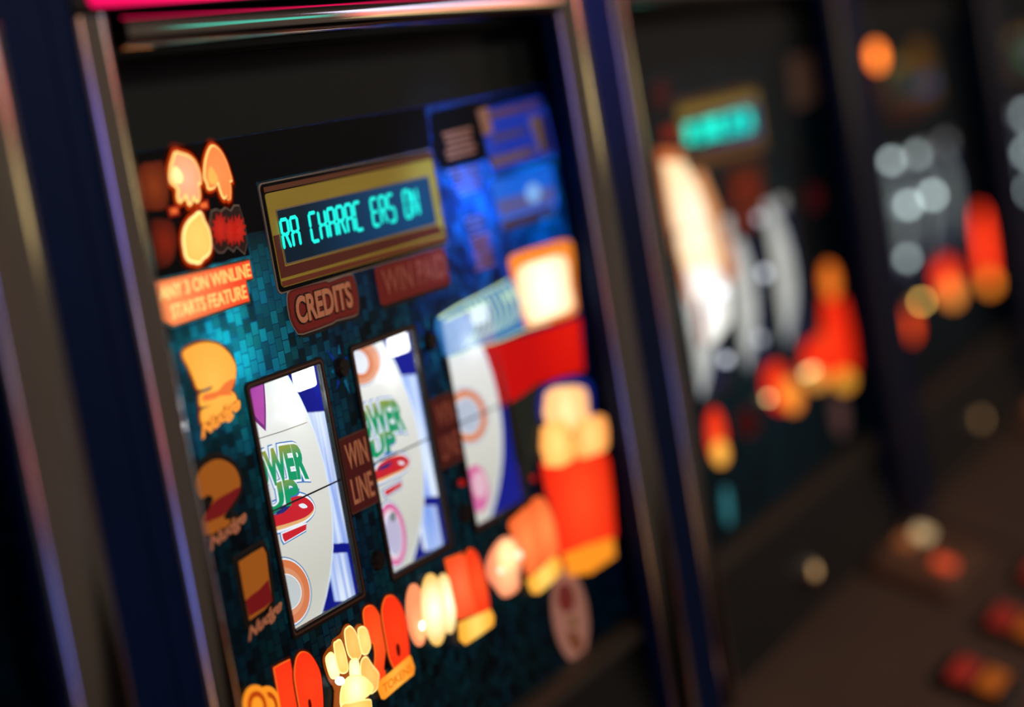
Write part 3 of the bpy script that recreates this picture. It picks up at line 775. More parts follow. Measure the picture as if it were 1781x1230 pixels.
    # ---- WIN LINE plates
    for q, (x0, red, let) in enumerate(((0.0695, PRED, PEACHP), (0.1692, PRED, principled('print_rose', (196, 108, 88), 0.5)))):
        b = art('win_line_plate', rrect(x0, 0.0418, x0 + 0.0275, 0.0830, 0.0008), principled('plate_copper_edge', (110, 70, 56), 0.5), R, -0.0002, 0.0014)
        art('plate_face', rrect(x0 + 0.0007, 0.0426, x0 + 0.0268, 0.0822, 0.0006), principled('print_maroon', (104, 24, 28), 0.5), b, -0.0016, 0.0002)
        lettering('plate_letters', 'WIN', (x0 + 0.0035, 0.0652), (x0 + 0.0250, 0.0652), (x0 + 0.0035, 0.0790), let, b, -0.0018, 0.0003, 0.015)
        lettering('plate_letters', 'LINE', (x0 + 0.0032, 0.0464), (x0 + 0.0250, 0.0464), (x0 + 0.0032, 0.0602), let, b, -0.0018, 0.0003, 0.015)

    # ---- screws between the windows
    for px, py in ((592, 640), (746, 594), (655, 975), (806, 893)):
        X, Z = G(px, py)
        bm = bmesh.new(); cyl(bm, X, 0, Z + ZB, 0.0058, 0.0, -0.0030, 24, 0.0046)
        bm2 = bm
        s = link('screw', bm2, varied('screw_black', (34, 26, 24), (22, 18, 18), 200, 0.35), R)
        bm = bmesh.new(); box(bm, X - 0.0036, X + 0.0036, -0.0034, -0.0031, ZB + Z - 0.0005, ZB + Z + 0.0005); link('screw_slot', bm, BLACKP, s)
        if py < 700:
            for q in range(7):  # lamp glints around the screw, painted as glowing slivers
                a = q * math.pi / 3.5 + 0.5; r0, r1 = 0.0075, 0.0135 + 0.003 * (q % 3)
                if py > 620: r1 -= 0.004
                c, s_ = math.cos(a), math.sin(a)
                art('screw_glint', [(X + r0 * c - 0.0012 * s_, Z + r0 * s_ + 0.0012 * c), (X + r1 * c, Z + r1 * s_), (X + r0 * c + 0.0012 * s_, Z + r0 * s_ - 0.0012 * c)],
                    lit('glint_cyan' if q % 2 else 'glint_blue', (24, 130, 180) if q % 2 else (20, 60, 170), s=0.35), s, 0.0, 0.0003)

    # ---- reels
    rl = []
    for i in range(3):
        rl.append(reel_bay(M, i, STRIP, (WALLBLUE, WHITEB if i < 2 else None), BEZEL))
    r0, r1, r2 = [a[0] for a in rl]
    WHITE_D = lit('symbol_white', (246, 250, 255), s=0.95); BLUE_D = lit('symbol_blue', (60, 130, 200), s=0.8)
    GREEN_D = graded('symbol_green', (14, 168, 112), (170, 176, 60), 0.018, 0.8); LIME_D = lit('symbol_lime', (150, 176, 60), s=0.8)
    RED_D = lit('symbol_red', (220, 36, 50), s=0.85); SOLE_D = lit('symbol_sole', (250, 190, 120), s=0.85)
    NAVY_D = lit('symbol_navy', (40, 50, 130), s=0.7); PURP_D = lit('symbol_purple', (196, 70, 176), s=0.8)
    PURPE_D = lit('symbol_purple_edge', (130, 40, 130), s=0.8); PEACH_D = lit('symbol_peach', (240, 160, 116), s=0.85)
    ORANGE_D = lit('symbol_orange', (236, 132, 80), s=0.85); PALEBLUE_D = lit('symbol_pale_blue', (150, 176, 206), s=0.7)
    PINK_D = lit('symbol_pink', (236, 110, 170), s=0.85); PPALE_D = lit('symbol_pale_pink', (250, 200, 214), s=0.85)
    LINE_D = lit('strip_line', (176, 172, 158), s=0.6)
    def dd(pts): return [D(*p) for p in pts]
    def shoe(reel, zz, pw, up, sh, ped, sc_):
        """POWER UP over a red shoe on a small stand"""
        refp = (0.0, 3.62, 0.0, 0.72)
        d0 = sh
        s = drum_decal('power_symbol', grow(smooth_loop(dd(zz(sh)), 3), 0.0022), BLUE_D, reel, 0.0003)
        drum_decal('shoe_edge', grow(smooth_loop(dd(zz(sh)), 3), 0.0014), WHITE_D, s, 0.0006)
        drum_decal('shoe_sole', smooth_loop(dd(zz(sh)), 3), SOLE_D, s, 0.0009)
        up_ = [(a, b) for a, b in sh]
        cx = sum(a for a, b in sh) / len(sh); cy = sum(b for a, b in sh) / len(sh)
        drum_decal('shoe_upper', smooth_loop(dd(zz([(cx + (a - cx) * 0.97, cy + (b - cy) * 0.86 - 0.10 * sc_) for a, b in sh])), 3), RED_D, s, 0.0012)
        drum_decal('shoe_shine', smooth_loop(dd(zz([(cx + 0.42 * sc_, cy - 0.42 * sc_), (cx + 0.66 * sc_, cy - 0.50 * sc_), (cx + 0.86 * sc_, cy - 0.32 * sc_), (cx + 0.62 * sc_, cy - 0.26 * sc_)])), 3), WHITE_D, s, 0.0015)
        drum_decal('shoe_opening', smooth_loop(dd(zz([(cx - 0.95 * sc_, cy + 0.10 * sc_), (cx - 0.55 * sc_, cy - 0.22 * sc_), (cx + 0.05 * sc_, cy - 0.45 * sc_), (cx - 0.30 * sc_, cy - 0.05 * sc_)])), 3), NAVY_D, s, 0.0014)
        drum_decal('stand_edge', grow(dd(zz(ped)), 0.0014), BLUE_D, s, 0.0003)
        drum_decal('stand_edge', grow(dd(zz(ped)), 0.0007), WHITE_D, s, 0.0006)
        drum_decal('stand', dd(zz(ped)), RED_D, s, 0.0009)
        for body, q, ref in (('POWER', pw, None), ('UP', up, None)):
            bm = font_mesh(body, 0.0); ref = (min(v.co.x for v in bm.verts), max(v.co.x for v in bm.verts), min(v.co.y for v in bm.verts), max(v.co.y for v in bm.verts)); bm.free()
            P3 = dd(zz(q))
            drum_letters('letter_edge', body, *P3, BLUE_D, s, 0.0011, 0.125, ref)  # blue outer outline of the letters
            drum_letters('letter_outline', body, *P3, WHITE_D, s, 0.0014, 0.10, ref)
            drum_letters('power_letters', body, *P3, GREEN_D, s, 0.0018, 0.05, ref)
        return s
    def ring(reel, zz, cx, cy, a, b, ia, ib, rot, cols):
        s = drum_decal('ring_symbol', dd(zz(ell(cx, cy, a * 1.12, b * 1.10, rot))), PALEBLUE_D, reel, 0.0003)  # pale blue outer edge of the ring
        drum_decal('ring_edge', dd(zz(ell(cx, cy, a * 1.05, b * 1.05, rot))), WHITE_D, s, 0.0006)
        drum_decal('ring_band', dd(zz(ell(cx, cy, a, b, rot))), cols[0], s, 0.0009)
        drum_decal('ring_band', dd(zz(ell(cx - a * 0.06, cy, (a + ia) / 2, (b + ib) / 2, rot))), cols[1], s, 0.0012)
        drum_decal('ring_edge', dd(zz(ell(cx - a * 0.05, cy, ia * 1.08, ib * 1.06, rot))), WHITE_D, s, 0.0015)
        drum_decal('ring_middle', dd(zz(ell(cx - a * 0.05, cy, ia, ib, rot))), cols[2], s, 0.0018)
        return s
    PALE = lit('ring_pale', (226, 232, 230), s=0.75)
    # reel one
    z = zm(280, 560, 3.075)
    g_ = drum_decal('gem_symbol', dd(z([(400, 330), (548, 320), (558, 585), (515, 545), (430, 450)])), PURPE_D, r0, 0.0003)
    drum_decal('gem_face', dd(z([(410, 330), (538, 325), (546, 555), (520, 530), (440, 440)])), PURP_D, g_, 0.0006)
    drum_decal('strip_join', dd(z([(500, 628), (640, 585), (780, 535), (780, 540), (640, 591), (500, 634)])), LINE_D, r0, 0.0002)
    shoe(r0, z, [(455, 935), (765, 815), (415, 760)], [(560, 1030), (722, 965), (540, 905)],
         [(520, 1060), (560, 1000), (640, 960), (720, 930), (775, 945), (808, 985), (806, 1020), (765, 1060), (700, 1088), (610, 1118), (540, 1130)],
         [(640, 1135), (770, 1082), (768, 1112), (655, 1178), (645, 1160)], 110)
    z = zm(320, 850, 3.236)
    ring(r0, z, 560, 585, 140, 185, 88, 100, -0.1, (ORANGE_D, PEACH_D, PALE))
    # reel two
    z = zm(540, 560, 3.618)
    ring(r1, z, 300, 255, 130, 140, 50, 72, -0.3, (PEACH_D, ORANGE_D, WHITE_D))
    shoe(r1, z, [(262, 775), (575, 660), (215, 590)], [(380, 860), (520, 800), (362, 745)],
         [(395, 960), (420, 905), (480, 860), (560, 838), (605, 860), (612, 895), (580, 935), (500, 975), (425, 1010), (390, 1015)],
         [(455, 1065), (565, 1005), (565, 1035), (468, 1098)], 95)
    z = zm(660, 820, 3.0)
    ring(r1, z, 62, 330, 68, 165, 40, 110, -0.12, (PINK_D, PPALE_D, lit('ring_lilac', (214, 206, 236), s=0.8)))
    drum_decal('ring_bead', dd(z(ell(52, 238, 16, 26))), lit('bead_grey', (140, 150, 150), s=0.8), r1, 0.0022)
    # reel three
    z = zm(580, 560, 2.929)
    ring(r2, z, 676, 480, 98, 135, 62, 90, -0.15, (ORANGE_D, PEACH_D, lit('ring_blue_white', (206, 216, 232), s=0.8)))
    g_ = drum_decal('gem_symbol', dd(z(ell(728, 850, 62, 120, -0.1))), PINK_D, r2, 0.0003)
    drum_decal('gem_face', dd(z(ell(740, 830, 36, 70, -0.1))), PPALE_D, g_, 0.0006)
    # red upper half of the third bay's side
    bm = bmesh.new(); box(bm, 0.2 + 0.0735, 0.2 + 0.0754, 0.0026, 0.12, ZB + 0.058, ZB + 0.15)
    link('bay_red_lens', bm, WALLRED, rl[2][1])

    # ---- right hand side of the glass
    z = zm(0, 0, 1)
    b = art('red_lens', M.g([(862, 600), (1004, 553), (1011, 645), (930, 668), (900, 690), (884, 700)]), lit('lens_deep_red', (232, 30, 16), (196, 10, 10), 0.06, 0.9, off=(0.04, 0, 0.01)), R, -0.0002, 0.0020)
    l = [(884, 452), (900, 440), (940, 428), (984, 418), (994, 440), (997, 490), (1000, 520), (998, 545), (950, 562), (915, 570), (903, 545), (892, 490)]
    b = art('bonus_lens', M.g(l, 3), lit('lens_orange_edge', (255, 140, 50), s=1.0), R, 0.0, 0.0012)
    art('lens_face', M.g([(896, 472), (940, 452), (980, 448), (988, 500), (992, 536), (950, 554), (918, 562), (906, 530)], 3), lit('bonus_cream', (255, 244, 206), (255, 200, 140), 0.05, 1.9, 1.1), b, -0.0012, 0.0004)
    # blue lens glare over the third window and its loops, painted as glowing sheets
    l = [(752, 556), (800, 528), (850, 503), (878, 486), (890, 500), (900, 545), (905, 572), (860, 592), (812, 606), (772, 622), (762, 600)]
    gl = bpy.data.materials.new('blue_glare_sheet'); gl.use_nodes = True; nt = gl.node_tree
    bs = nt.nodes['Principled BSDF']; bs.inputs['Base Color'].default_value = (0.05, 0.2, 0.3, 1); bs.inputs['Emission Color'].default_value = lin((50, 140, 226)); bs.inputs['Emission Strength'].default_value = 0.7
    tp = nt.nodes.new('ShaderNodeBsdfTransparent'); ms = nt.nodes.new('ShaderNodeMixShader'); ms.inputs[0].default_value = 0.68
    nt.links.new(tp.outputs[0], ms.inputs[1]); nt.links.new(bs.outputs[0], ms.inputs[2]); nt.links.new(ms.outputs[0], nt.nodes['Material Output'].inputs['Surface'])
    b = art('blue_glare', M.g(l, 3), gl, R, -0.0020, 0.0010)
    SW = lit('glare_pale', (196, 224, 176), s=1.3)
    bm = bmesh.new()
    def stroke(pts, wd):
        L = M.g(pts, 5)[:-5]
        a = [(p[0] - wd, p[1]) for p in L]; c = [(p[0] + wd, p[1]) for p in L]
        plate(bm, [a + c[::-1]], -0.0031, 0.0004)
    for q in range(9):
        x = 800 + q * 10
        y = 540 - q * 4.5
        stroke([(x, y - 6), (x + 14, y + 12), (x + 19, y + 32), (x + 10, y + 52), (x - 8, y + 62)], 0.0006)
    for q in range(4):
        stroke([(868 + q * 6, 508 - q * 2), (868 + q * 6, 518 - q * 2), (871 + q * 6, 526 - q * 2)], 0.0005)
    L = M.g([(756, 552), (790, 530), (830, 511), (876, 487)], 4)[:-4]
    plate(bm, [L + [(p[0], p[1] - 0.0012) for p in L[::-1]]], -0.0031, 0.0004)
    L = M.g([(766, 557), (800, 540), (840, 524)], 4)[:-4]
    plate(bm, [L + [(p[0], p[1] - 0.0014) for p in L[::-1]]], -0.0031, 0.0004)
    L = M.g([(775, 622), (815, 607), (862, 592), (905, 574), (945, 562)], 4)[:-4]
    plate(bm, [L + [(p[0], p[1] - 0.0008) for p in L[::-1]]], -0.0031, 0.0004)
    link('glare_loops', bm, SW, b)
    # printed rule boxes and stickers, top right
    RULE = principled('rule_brown', (184, 128, 92), 0.6); RULEG = principled('rule_grey_blue', (130, 130, 160), 0.6)
    def rules(px, mat, n):
        l = M.loc([G(*p) for p in px])          # tl, tr, br, bl
        tl, tr, br, bl_ = [Vector(p) for p in l]
        base = R
        bm = bmesh.new()
        for q in range(n):
            t0 = (q + 0.2) / n; t1 = (q + 0.8) / n; e = 0.04 + 0.12 * ((q * 7) % 3) / 3
            a, b_ = tl.lerp(bl_, t0), tr.lerp(br, t0); c, d = tl.lerp(bl_, t1), tr.lerp(br, t1)
            plate(bm, [[tuple(a.lerp(b_, e)), tuple(a.lerp(b_, 1 - e)), tuple(c.lerp(d, 1 - e)), tuple(c.lerp(d, e))]], -0.0001, 0.0002)
        link('rule_lines', bm, mat, base, (0, 0, 0))
    rules([(766, 230), (820, 218), (832, 266), (774, 282)], RULE, 5)
    rules([(774, 296), (834, 284), (840, 328), (796, 345)], RULEG, 6)
    rules([(806, 378), (838, 370), (846, 400), (814, 410)], RULEG, 3)
    rules([(816, 412), (852, 402), (862, 462), (826, 474)], RULE, 7)
    st = art('notice_sticker', M.g([(828, 192), (938, 168), (950, 200), (966, 270), (860, 302), (846, 250)]), lit('notice_blue', (34, 56, 170), s=0.8), R, 0.0, 0.0004)
    for pts, c in (([(828, 192), (846, 186), (856, 230), (840, 236)], (206, 160, 136)), ([(848, 196), (940, 174), (946, 184), (852, 207)], (150, 110, 86)), ([(918, 206), (944, 198), (960, 262), (940, 268)], (206, 180, 172)),
                   ([(856, 236), (912, 222), (914, 232), (858, 247)], (120, 110, 150)), ([(850, 276), (926, 254), (930, 270), (858, 292)], (160, 140, 170))):
        art('sticker_print', M.g(pts), principled('sticker_%d_%d' % (c[0], c[1]), c, 0.6), st, -0.0004, 0.0002)
    st = art('blue_sticker', M.g([(852, 318), (958, 288), (968, 360), (962, 372), (872, 402)]), lit('sticker_blue', (30, 104, 226), s=0.85), R, 0.0, 0.0004)
    art('sticker_print', M.g([(862, 350), (960, 324), (964, 350), (870, 378)]), lit('sticker_mauve', (96, 96, 160), s=0.75), st, -0.0004, 0.0002)
    art('sticker_print', M.g([(868, 388), (960, 358), (963, 372), (874, 402)]), principled('sticker_brown', (120, 90, 60), 0.6), st, -0.0004, 0.0002)
    art('sticker_print', M.g(ell(926, 336, 13, 17)), lit('sticker_pale', (130, 180, 245), s=0.9), st, -0.0006, 0.0002)

    # ---- amounts along the foot of the glass
    z = zm(400, 1020, 5.397)
    RING_O = lit('lens_ring_orange', (255, 160, 40), (240, 120, 20), 0.03, 0.95)
    RING_D = lit('lens_ring_dark', (196, 70, 14), s=0.8)
    for q, (cx, cy, a, b_) in enumerate(((355, 1120, 110, 185), (225, 1115, 122, 190))):
        o = art('ring_lens', M.g(z(ell(cx, cy, a, b_, -0.1))), RING_O, R, -0.0010 * q, 0.0008)
        art('ring_face', M.g(z(ell(cx, cy + 8, a * 0.72, b_ * 0.74, -0.1))), RING_D, o, -0.0010 * q - 0.0008, 0.0002)
        art('ring_face', M.g(z(ell(cx, cy + 14, a * 0.45, b_ * 0.48, -0.1))), RING_O, o, -0.0010 * q - 0.0010, 0.0002)
    O_LINE = lit('lens_orange_line', (255, 120, 40), s=0.95)
    RGL = lit('lens_dark_surround', (70, 16, 8), s=0.6)
    def numeral(px, hole=None, holes=None, mat=RED, y=0.0, sm=4, line=0.0004):
        l = M.g(z(px), sm)
        b = art('amount_numeral', grow(l, 0.0016), RGL, R, y, 0.0005)
        art('numeral_outline', grow(l, line), O_LINE, b, y - 0.0005, 0.0003)
        art('numeral_face', l, mat, b, y - 0.0008, 0.0004)
        for h in holes or []:
            art('numeral_hole', M.g(z(h), 3), lit('hole_dark_red', (84, 8, 6), s=0.8), b, y - 0.0012, 0.0002)
        return b
    numeral([(402, 770), (470, 730), (548, 692), (560, 760), (600, 960), (650, 1230), (660, 1330), (500, 1370), (470, 1180), (430, 930)], sm=1)
    numeral([(590, 740), (610, 660), (655, 618), (720, 640), (780, 720), (820, 820), (838, 960), (846, 1120), (840, 1240), (780, 1320), (700, 1330), (650, 1220), (615, 1050), (585, 860)], holes=[ell(718, 1110, 14, 52, -0.12, 12)], y=-0.0008)
    # cream cluster: rounded lobes like a bunch of feathers
    CR_E = lit('cluster_edge', (255, 150, 40), s=0.95)
    CLL = [[(880, 700), (900, 640), (940, 620), (980, 680), (1010, 780), (1000, 850), (930, 860)], [(950, 560), (975, 515), (1010, 500), (1040, 560), (1075, 690), (1080, 800), (1000, 800)],
           [(1045, 440), (1070, 385), (1105, 375), (1150, 430), (1190, 540), (1205, 630), (1160, 700), (1080, 640)], [(1165, 430), (1185, 385), (1220, 380), (1255, 420), (1285, 540), (1280, 590), (1250, 640), (1200, 620)],
           [(1080, 730), (1120, 680), (1160, 690), (1180, 800), (1180, 900), (1100, 900)], [(1180, 720), (1230, 660), (1290, 740), (1350, 820), (1345, 900), (1330, 970), (1260, 1010), (1190, 900)],
           [(990, 960), (1060, 850), (1180, 840), (1260, 900), (1290, 970), (1200, 1060), (1060, 1120), (985, 1130)], [(985, 1120), (1080, 1090), (1240, 1060), (1270, 1110), (1260, 1300), (1000, 1320)]]
    cm = [lit('cluster_yellow', (255, 226, 130), (250, 190, 90), 0.014, 1.05), lit('cluster_cream', (255, 250, 205), (255, 216, 120), 0.013, 1.3), lit('cluster_gold', (250, 204, 110), (245, 176, 80), 0.014, 1.0)]
    base = art('feather_lens', grow(M.g(z([(868, 700), (900, 610), (945, 560), (960, 510), (1030, 455), (1060, 390), (1100, 362), (1150, 420), (1180, 372), (1225, 370), (1270, 440), (1296, 560), (1275, 650), (1360, 810), (1350, 960), (1280, 1020), (1280, 1300), (985, 1330), (975, 980), (920, 880)]), 3), 0.0006), lit('cluster_surround', (150, 66, 10), s=0.8), R, -0.0004, 0.0006)
    for q, l in enumerate(CLL):
        L = M.g(z(l), 4)
        e = art('feather_outline', grow(L, 0.0002), lit('cluster_line', (255, 232, 150), s=1.2), base, -0.0010 - 0.0004 * q, 0.0002)
        art('feather', grow(L, -0.0006), cm[(1, 0, 2, 0, 1, 2, 1, 0)[q]], base, -0.0012 - 0.0004 * q, 0.0002)
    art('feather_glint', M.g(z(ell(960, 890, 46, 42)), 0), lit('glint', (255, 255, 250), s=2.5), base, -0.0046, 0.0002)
    # 20
    two = numeral([(1240, 240), (1285, 186), (1340, 200), (1395, 290), (1430, 400), (1448, 540), (1436, 660), (1425, 780), (1440, 800), (1430, 850), (1360, 870), (1345, 760), (1350, 640), (1335, 540), (1310, 530), (1290, 590), (1270, 560), (1255, 400)], mat=lit('lens_red_two', (255, 92, 36), (250, 66, 24), 0.02, 0.95), y=-0.0002)
    numeral([(1402, 230), (1425, 130), (1462, 92), (1520, 105), (1580, 190), (1625, 330), (1642, 480), (1652, 640), (1640, 760), (1590, 800), (1520, 770), (1470, 660), (1440, 500), (1415, 360)], holes=[ell(1546, 598, 17, 62, -0.12, 14)], y=-0.0010)
    bar = art('amount_bar', M.g(z([(1350, 905), (1500, 780), (1652, 650), (1668, 690), (1690, 760), (1682, 830), (1560, 930), (1410, 1062), (1388, 1060), (1350, 965)]), 1), BAR, R, -0.0022, 0.0008)
    pb = M.loc([G(*p) for p in z([(1402, 1010), (1672, 800), (1385, 925)])])
    lettering('bar_letters', 'TOKENS', *pb, lit('bar_letters_orange', (236, 120, 20), s=0.9), bar, -0.0030, 0.0001, 0.02)
    # second group, out of focus
    z = zm(660, 820, 3.0)
    base = art('lobe_lens', M.g(z(ell(190, 750, 52, 165, -0.10))), lit('lobe_edge', (255, 150, 100), s=1.0), R, 0.0, 0.0008)
    art('lobe_face', M.g(z(ell(195, 748, 38, 140, -0.10))), lit('lobe_amber', (255, 200, 130), (250, 150, 100), 0.02, 1.05, off=(0, 0, -0.012)), base, -0.0008, 0.0003)
    base2 = art('lobe_lens', M.g(z(ell(345, 690, 42, 158, -0.12))), CREAM, R, -0.0002, 0.0008)
    base3 = art('lobe_lens', M.g(z(ell(272, 722, 62, 190, -0.10))), CREAM, R, -0.0010, 0.0008)
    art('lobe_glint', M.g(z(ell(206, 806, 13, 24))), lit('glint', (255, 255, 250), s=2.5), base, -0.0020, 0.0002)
    n = numeral([(336, 462), (425, 430), (440, 470), (480, 640), (495, 740), (405, 772), (385, 690)], mat=REDOR, sm=1, y=-0.0002)
    n = numeral([(438, 470), (448, 420), (468, 408), (500, 440), (535, 540), (556, 660), (556, 735), (500, 745), (470, 640)], mat=lit('lens_red_zero', (255, 90, 40), (250, 56, 24), 0.02, 0.95), y=-0.0008)
    art('amount_bar', M.g(z([(396, 792), (560, 722), (578, 760), (574, 805), (500, 860), (432, 905), (402, 880)]), 1), BARB, R, -0.0018, 0.0008)
    base = art('pear_lens', M.g(z([(555, 490), (582, 412), (640, 345), (698, 348), (738, 392), (740, 470), (722, 540), (724, 600), (690, 640), (642, 655), (604, 610), (565, 560)]), 3), PINKC, R, 0.0, 0.0010)
    art('lens_face', M.g(z(ell(660, 440, 55, 80))), lit('pear_cream', (255, 240, 180), (255, 206, 136), 0.012, 1.3), base, -0.0010, 0.0003)
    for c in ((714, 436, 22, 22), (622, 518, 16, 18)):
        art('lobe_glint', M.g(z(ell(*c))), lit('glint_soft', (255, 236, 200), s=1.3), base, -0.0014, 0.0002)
    numeral([(672, 275), (720, 225), (760, 190), (780, 200), (820, 330), (850, 460), (800, 520), (765, 540), (740, 430), (700, 350)], mat=lit('lens_orange_amt', (255, 150, 80), (255, 104, 50), 0.022, 1.0))
    numeral([(780, 190), (800, 150), (830, 138), (862, 170), (898, 260), (918, 360), (922, 430), (860, 480), (830, 380)], mat=lit('lens_orange_amt', (255, 150, 80), (255, 104, 50), 0.022, 1.0), y=-0.0006)
    art('amount_bar', M.g(z([(752, 572), (830, 505), (900, 445), (928, 472), (928, 530), (870, 590), (815, 638), (782, 638)]), 1), BARB, R, -0.0018, 0.0008)
    # jackpot stack at the right
    base = art('jackpot_lens', M.g([(940, 806), (985, 792), (1046, 782), (1060, 830), (1066, 900), (1064, 945), (1010, 975), (978, 985), (962, 900)], 2), lit('jackpot_red', (255, 80, 36), (246, 44, 18), 0.05, 0.98), R, -0.0002, 0.0008)
    art('amount_bar', M.g([(976, 965), (1020, 948), (1062, 936), (1066, 968), (1022, 998), (986, 1002)], 1), lit('lens_bar_orange', (255, 150, 36), s=0.95), R, -0.0012, 0.0008)
    for q, (l, c) in enumerate(([[(946, 684), (982, 672), (1014, 676), (1020, 712), (1020, 742), (952, 752)], (255, 186, 120)], [[(938, 745), (978, 732), (990, 760), (994, 800), (946, 812)], (255, 170, 84)], [[(994, 742), (1022, 726), (1048, 726), (1052, 778), (1030, 790), (1000, 796)], (255, 164, 84)])):
        art('stack_block', M.g(l, 2), lit('stack_%d' % q, tuple(min(255, v + 40) for v in c), c, 0.018, 1.35), base, -0.0010 - 0.0003 * q, 0.0004)
    halo = M.g([(936, 730), (934, 695), (946, 672), (975, 658), (1006, 656), (1026, 668), (1032, 700), (1030, 722), (1024, 722), (1022, 690), (1010, 670), (985, 668), (952, 680), (944, 700), (942, 730)], 2)
    art('blue_arch', halo, lit('arch_blue', (34, 44, 150), s=0.6), R, -0.0001, 0.0004)
    art('dark_green_print', M.g([(880, 705), (930, 670), (1010, 645), (1020, 660), (940, 690), (930, 800), (920, 840), (895, 800)]), principled('print_dark_green', (36, 56, 52), 0.5), R, 0.0, 0.0003)
    for px, py in ((927, 832), (802, 1160 - 320)):
        art('small_lamp', M.g(ell(px, py, 5, 6)), lit('pin_red', (170, 20, 16), s=0.8), R, 0.0, 0.0008)
    # oval sticker
    st = art('oval_sticker', M.g(ell(990, 1070, 31, 82, -0.12)), principled('oval_pink_grey', (240, 180, 164), 0.6), R, -0.0002, 0.0006)
    art('sticker_print', M.g(ell(982, 1040, 15, 26, -0.12)), principled('oval_red', (170, 70, 66), 0.6), st, -0.0008, 0.0002)
    art('sticker_print', M.g(ell(998, 1115, 10, 20, -0.5)), principled('oval_orange', (176, 110, 70), 0.6), st, -0.0008, 0.0002)
    art('sticker_print', M.g(ell(994, 1082, 7, 10, -0.5)), principled('oval_ochre', (180, 140, 80), 0.6), st, -0.0008, 0.0002)
    return M

# ------------------------------------------------------------------ machines out of focus down the row

def spot(M, name, px, core, edge=None, s=1.0, y=0.0, th=0.0008, r=0.02):
    nm = 'spot_%d_%d_%d_%d' % (core[0], core[1], core[2], int(s * 100)) + ('' if edge is None else '_%d%d%d' % edge)
    return art(name, M.g(px), lit(nm, core, edge, r, s), M.root, y, th)

def second_machine():
    M = new_machine(1, 'second fruit machine, right of the sharp one, with a blurred turquoise display and white reels')
    shell(M, lit('sign_peach', (255, 150, 110), s=0.9)); artwork_panel(M, ART)
    display(M, 'RA CHARACTERS ON', lit('vfd_turquoise', (20, 236, 206), s=1.9))
    for i in range(3): reel_bay(M, i, REELW, (lit('bay_side_dim', (30, 34, 70), s=0.5), None), BEZEL, lit('bulb_dim', (190, 188, 180), s=0.7))
    spot(M, 'cream_lens', [(1142, 258), (1194, 262), (1222, 300), (1250, 370), (1274, 440), (1280, 480), (1246, 520), (1200, 530), (1172, 440), (1154, 340)], (250, 190, 130), (200, 100, 46), 0.95, 0, 0.0006, 0.07)
    spot(M, 'cream_lens', [(1150, 280), (1188, 282), (1212, 330), (1236, 400), (1254, 450), (1244, 500), (1204, 515), (1180, 440), (1162, 350)], (255, 246, 222), (255, 220, 170), 1.25, -0.0008, 0.0006, 0.05)
    spot(M, 'cream_lens', [(1190, 470), (1242, 462), (1262, 500), (1264, 560), (1236, 600), (1208, 570)], (252, 254, 252), (236, 236, 228), 1.35, -0.0016, 0.0006, 0.03)
    spot(M, 'brown_lens', [(1258, 296), (1322, 278), (1330, 340), (1312, 400), (1276, 420)], (110, 44, 16), (70, 26, 10), 0.6, -0.0004, 0.0006, 0.05)
    for x, y, s in ((1250, 508, 3.0), (1325, 476, 2.2), (1258, 626, 2.0), (1316, 380, 0.9), (1318, 590, 0.9)):
        spot(M, 'white_lamp', ell(x, y, 5.5, 7), (235, 242, 255), None, s, -0.0022)
    # red arch over the second reel
    o, i_ = ell(1296, 352, 20, 40), ell(1296, 352, 16, 34)
    art('red_arch', [M.g(o), M.g(i_)[::-1]], lit('arch_red', (150, 20, 24), s=0.8), M.root, -0.0002, 0.001)
    spot(M, 'amount_lens', ell(1245, 758, 15, 48, -0.1), (255, 80, 30), (240, 40, 16), 1.0)
    spot(M, 'amount_lens', ell(1250, 788, 13, 22, -0.1), (255, 196, 80), (255, 150, 50), 1.15, -0.0008)
    spot(M, 'amount_lens', ell(1352, 672, 24, 44, -0.2), (255, 90, 30), (225, 30, 14), 1.0)
    spot(M, 'amount_lens', ell(1374, 688, 17, 30, -0.2), (255, 170, 60), (255, 130, 44), 1.05, -0.0008)
    spot(M, 'amount_lens', ell(1443, 490, 13, 33, -0.1), (255, 150, 50), (255, 110, 30), 1.0)
    spot(M, 'amount_lens', [(1432, 520), (1466, 520), (1480, 580), (1486, 640), (1420, 668), (1394, 640), (1398, 598), (1430, 580)], (255, 80, 30), (245, 44, 18), 1.0)
    spot(M, 'amount_lens', ell(1466, 662, 16, 18), (255, 170, 56), None, 1.0, -0.0008)
    spot(M, 'amount_lens', ell(1418, 660, 15, 18), (255, 170, 70), None, 1.0, -0.0008)
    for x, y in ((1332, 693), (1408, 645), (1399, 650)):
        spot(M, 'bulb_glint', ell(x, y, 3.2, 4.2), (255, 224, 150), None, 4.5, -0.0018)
    spot(M, 'dim_lens', ell(1150, 165, 14, 26), (60, 10, 18), None, 0.6)
    spot(M, 'dim_lens', ell(1165, 232, 14, 14), (130, 30, 16), None, 0.7)
    spot(M, 'dim_lens', ell(1212, 560, 7, 46, -0.1), (140, 50, 26), None, 0.7, -0.0024)
    spot(M, 'dim_lens', ell(1415, 345, 12, 22), (70, 12, 16), None, 0.6)
    spot(M, 'dim_lens', ell(1300, 735, 20, 26), (64, 6, 8), None, 0.6)
    spot(M, 'teal_lens', ell(1264, 880, 6, 34, -0.1), (60, 140, 150), None, 0.6)
    art('oval_sticker', M.g(ell(1460, 722, 12, 38, -0.1)), principled('oval_mauve', (140, 110, 116), 0.6), M.root, 0.0, 0.0006)
    art('notice_sticker', M.g([(1370, 100), (1420, 90), (1432, 170), (1380, 190)]), principled('notice_brown', (110, 86, 76), 0.6), M.root, 0.0, 0.0006)
    return M

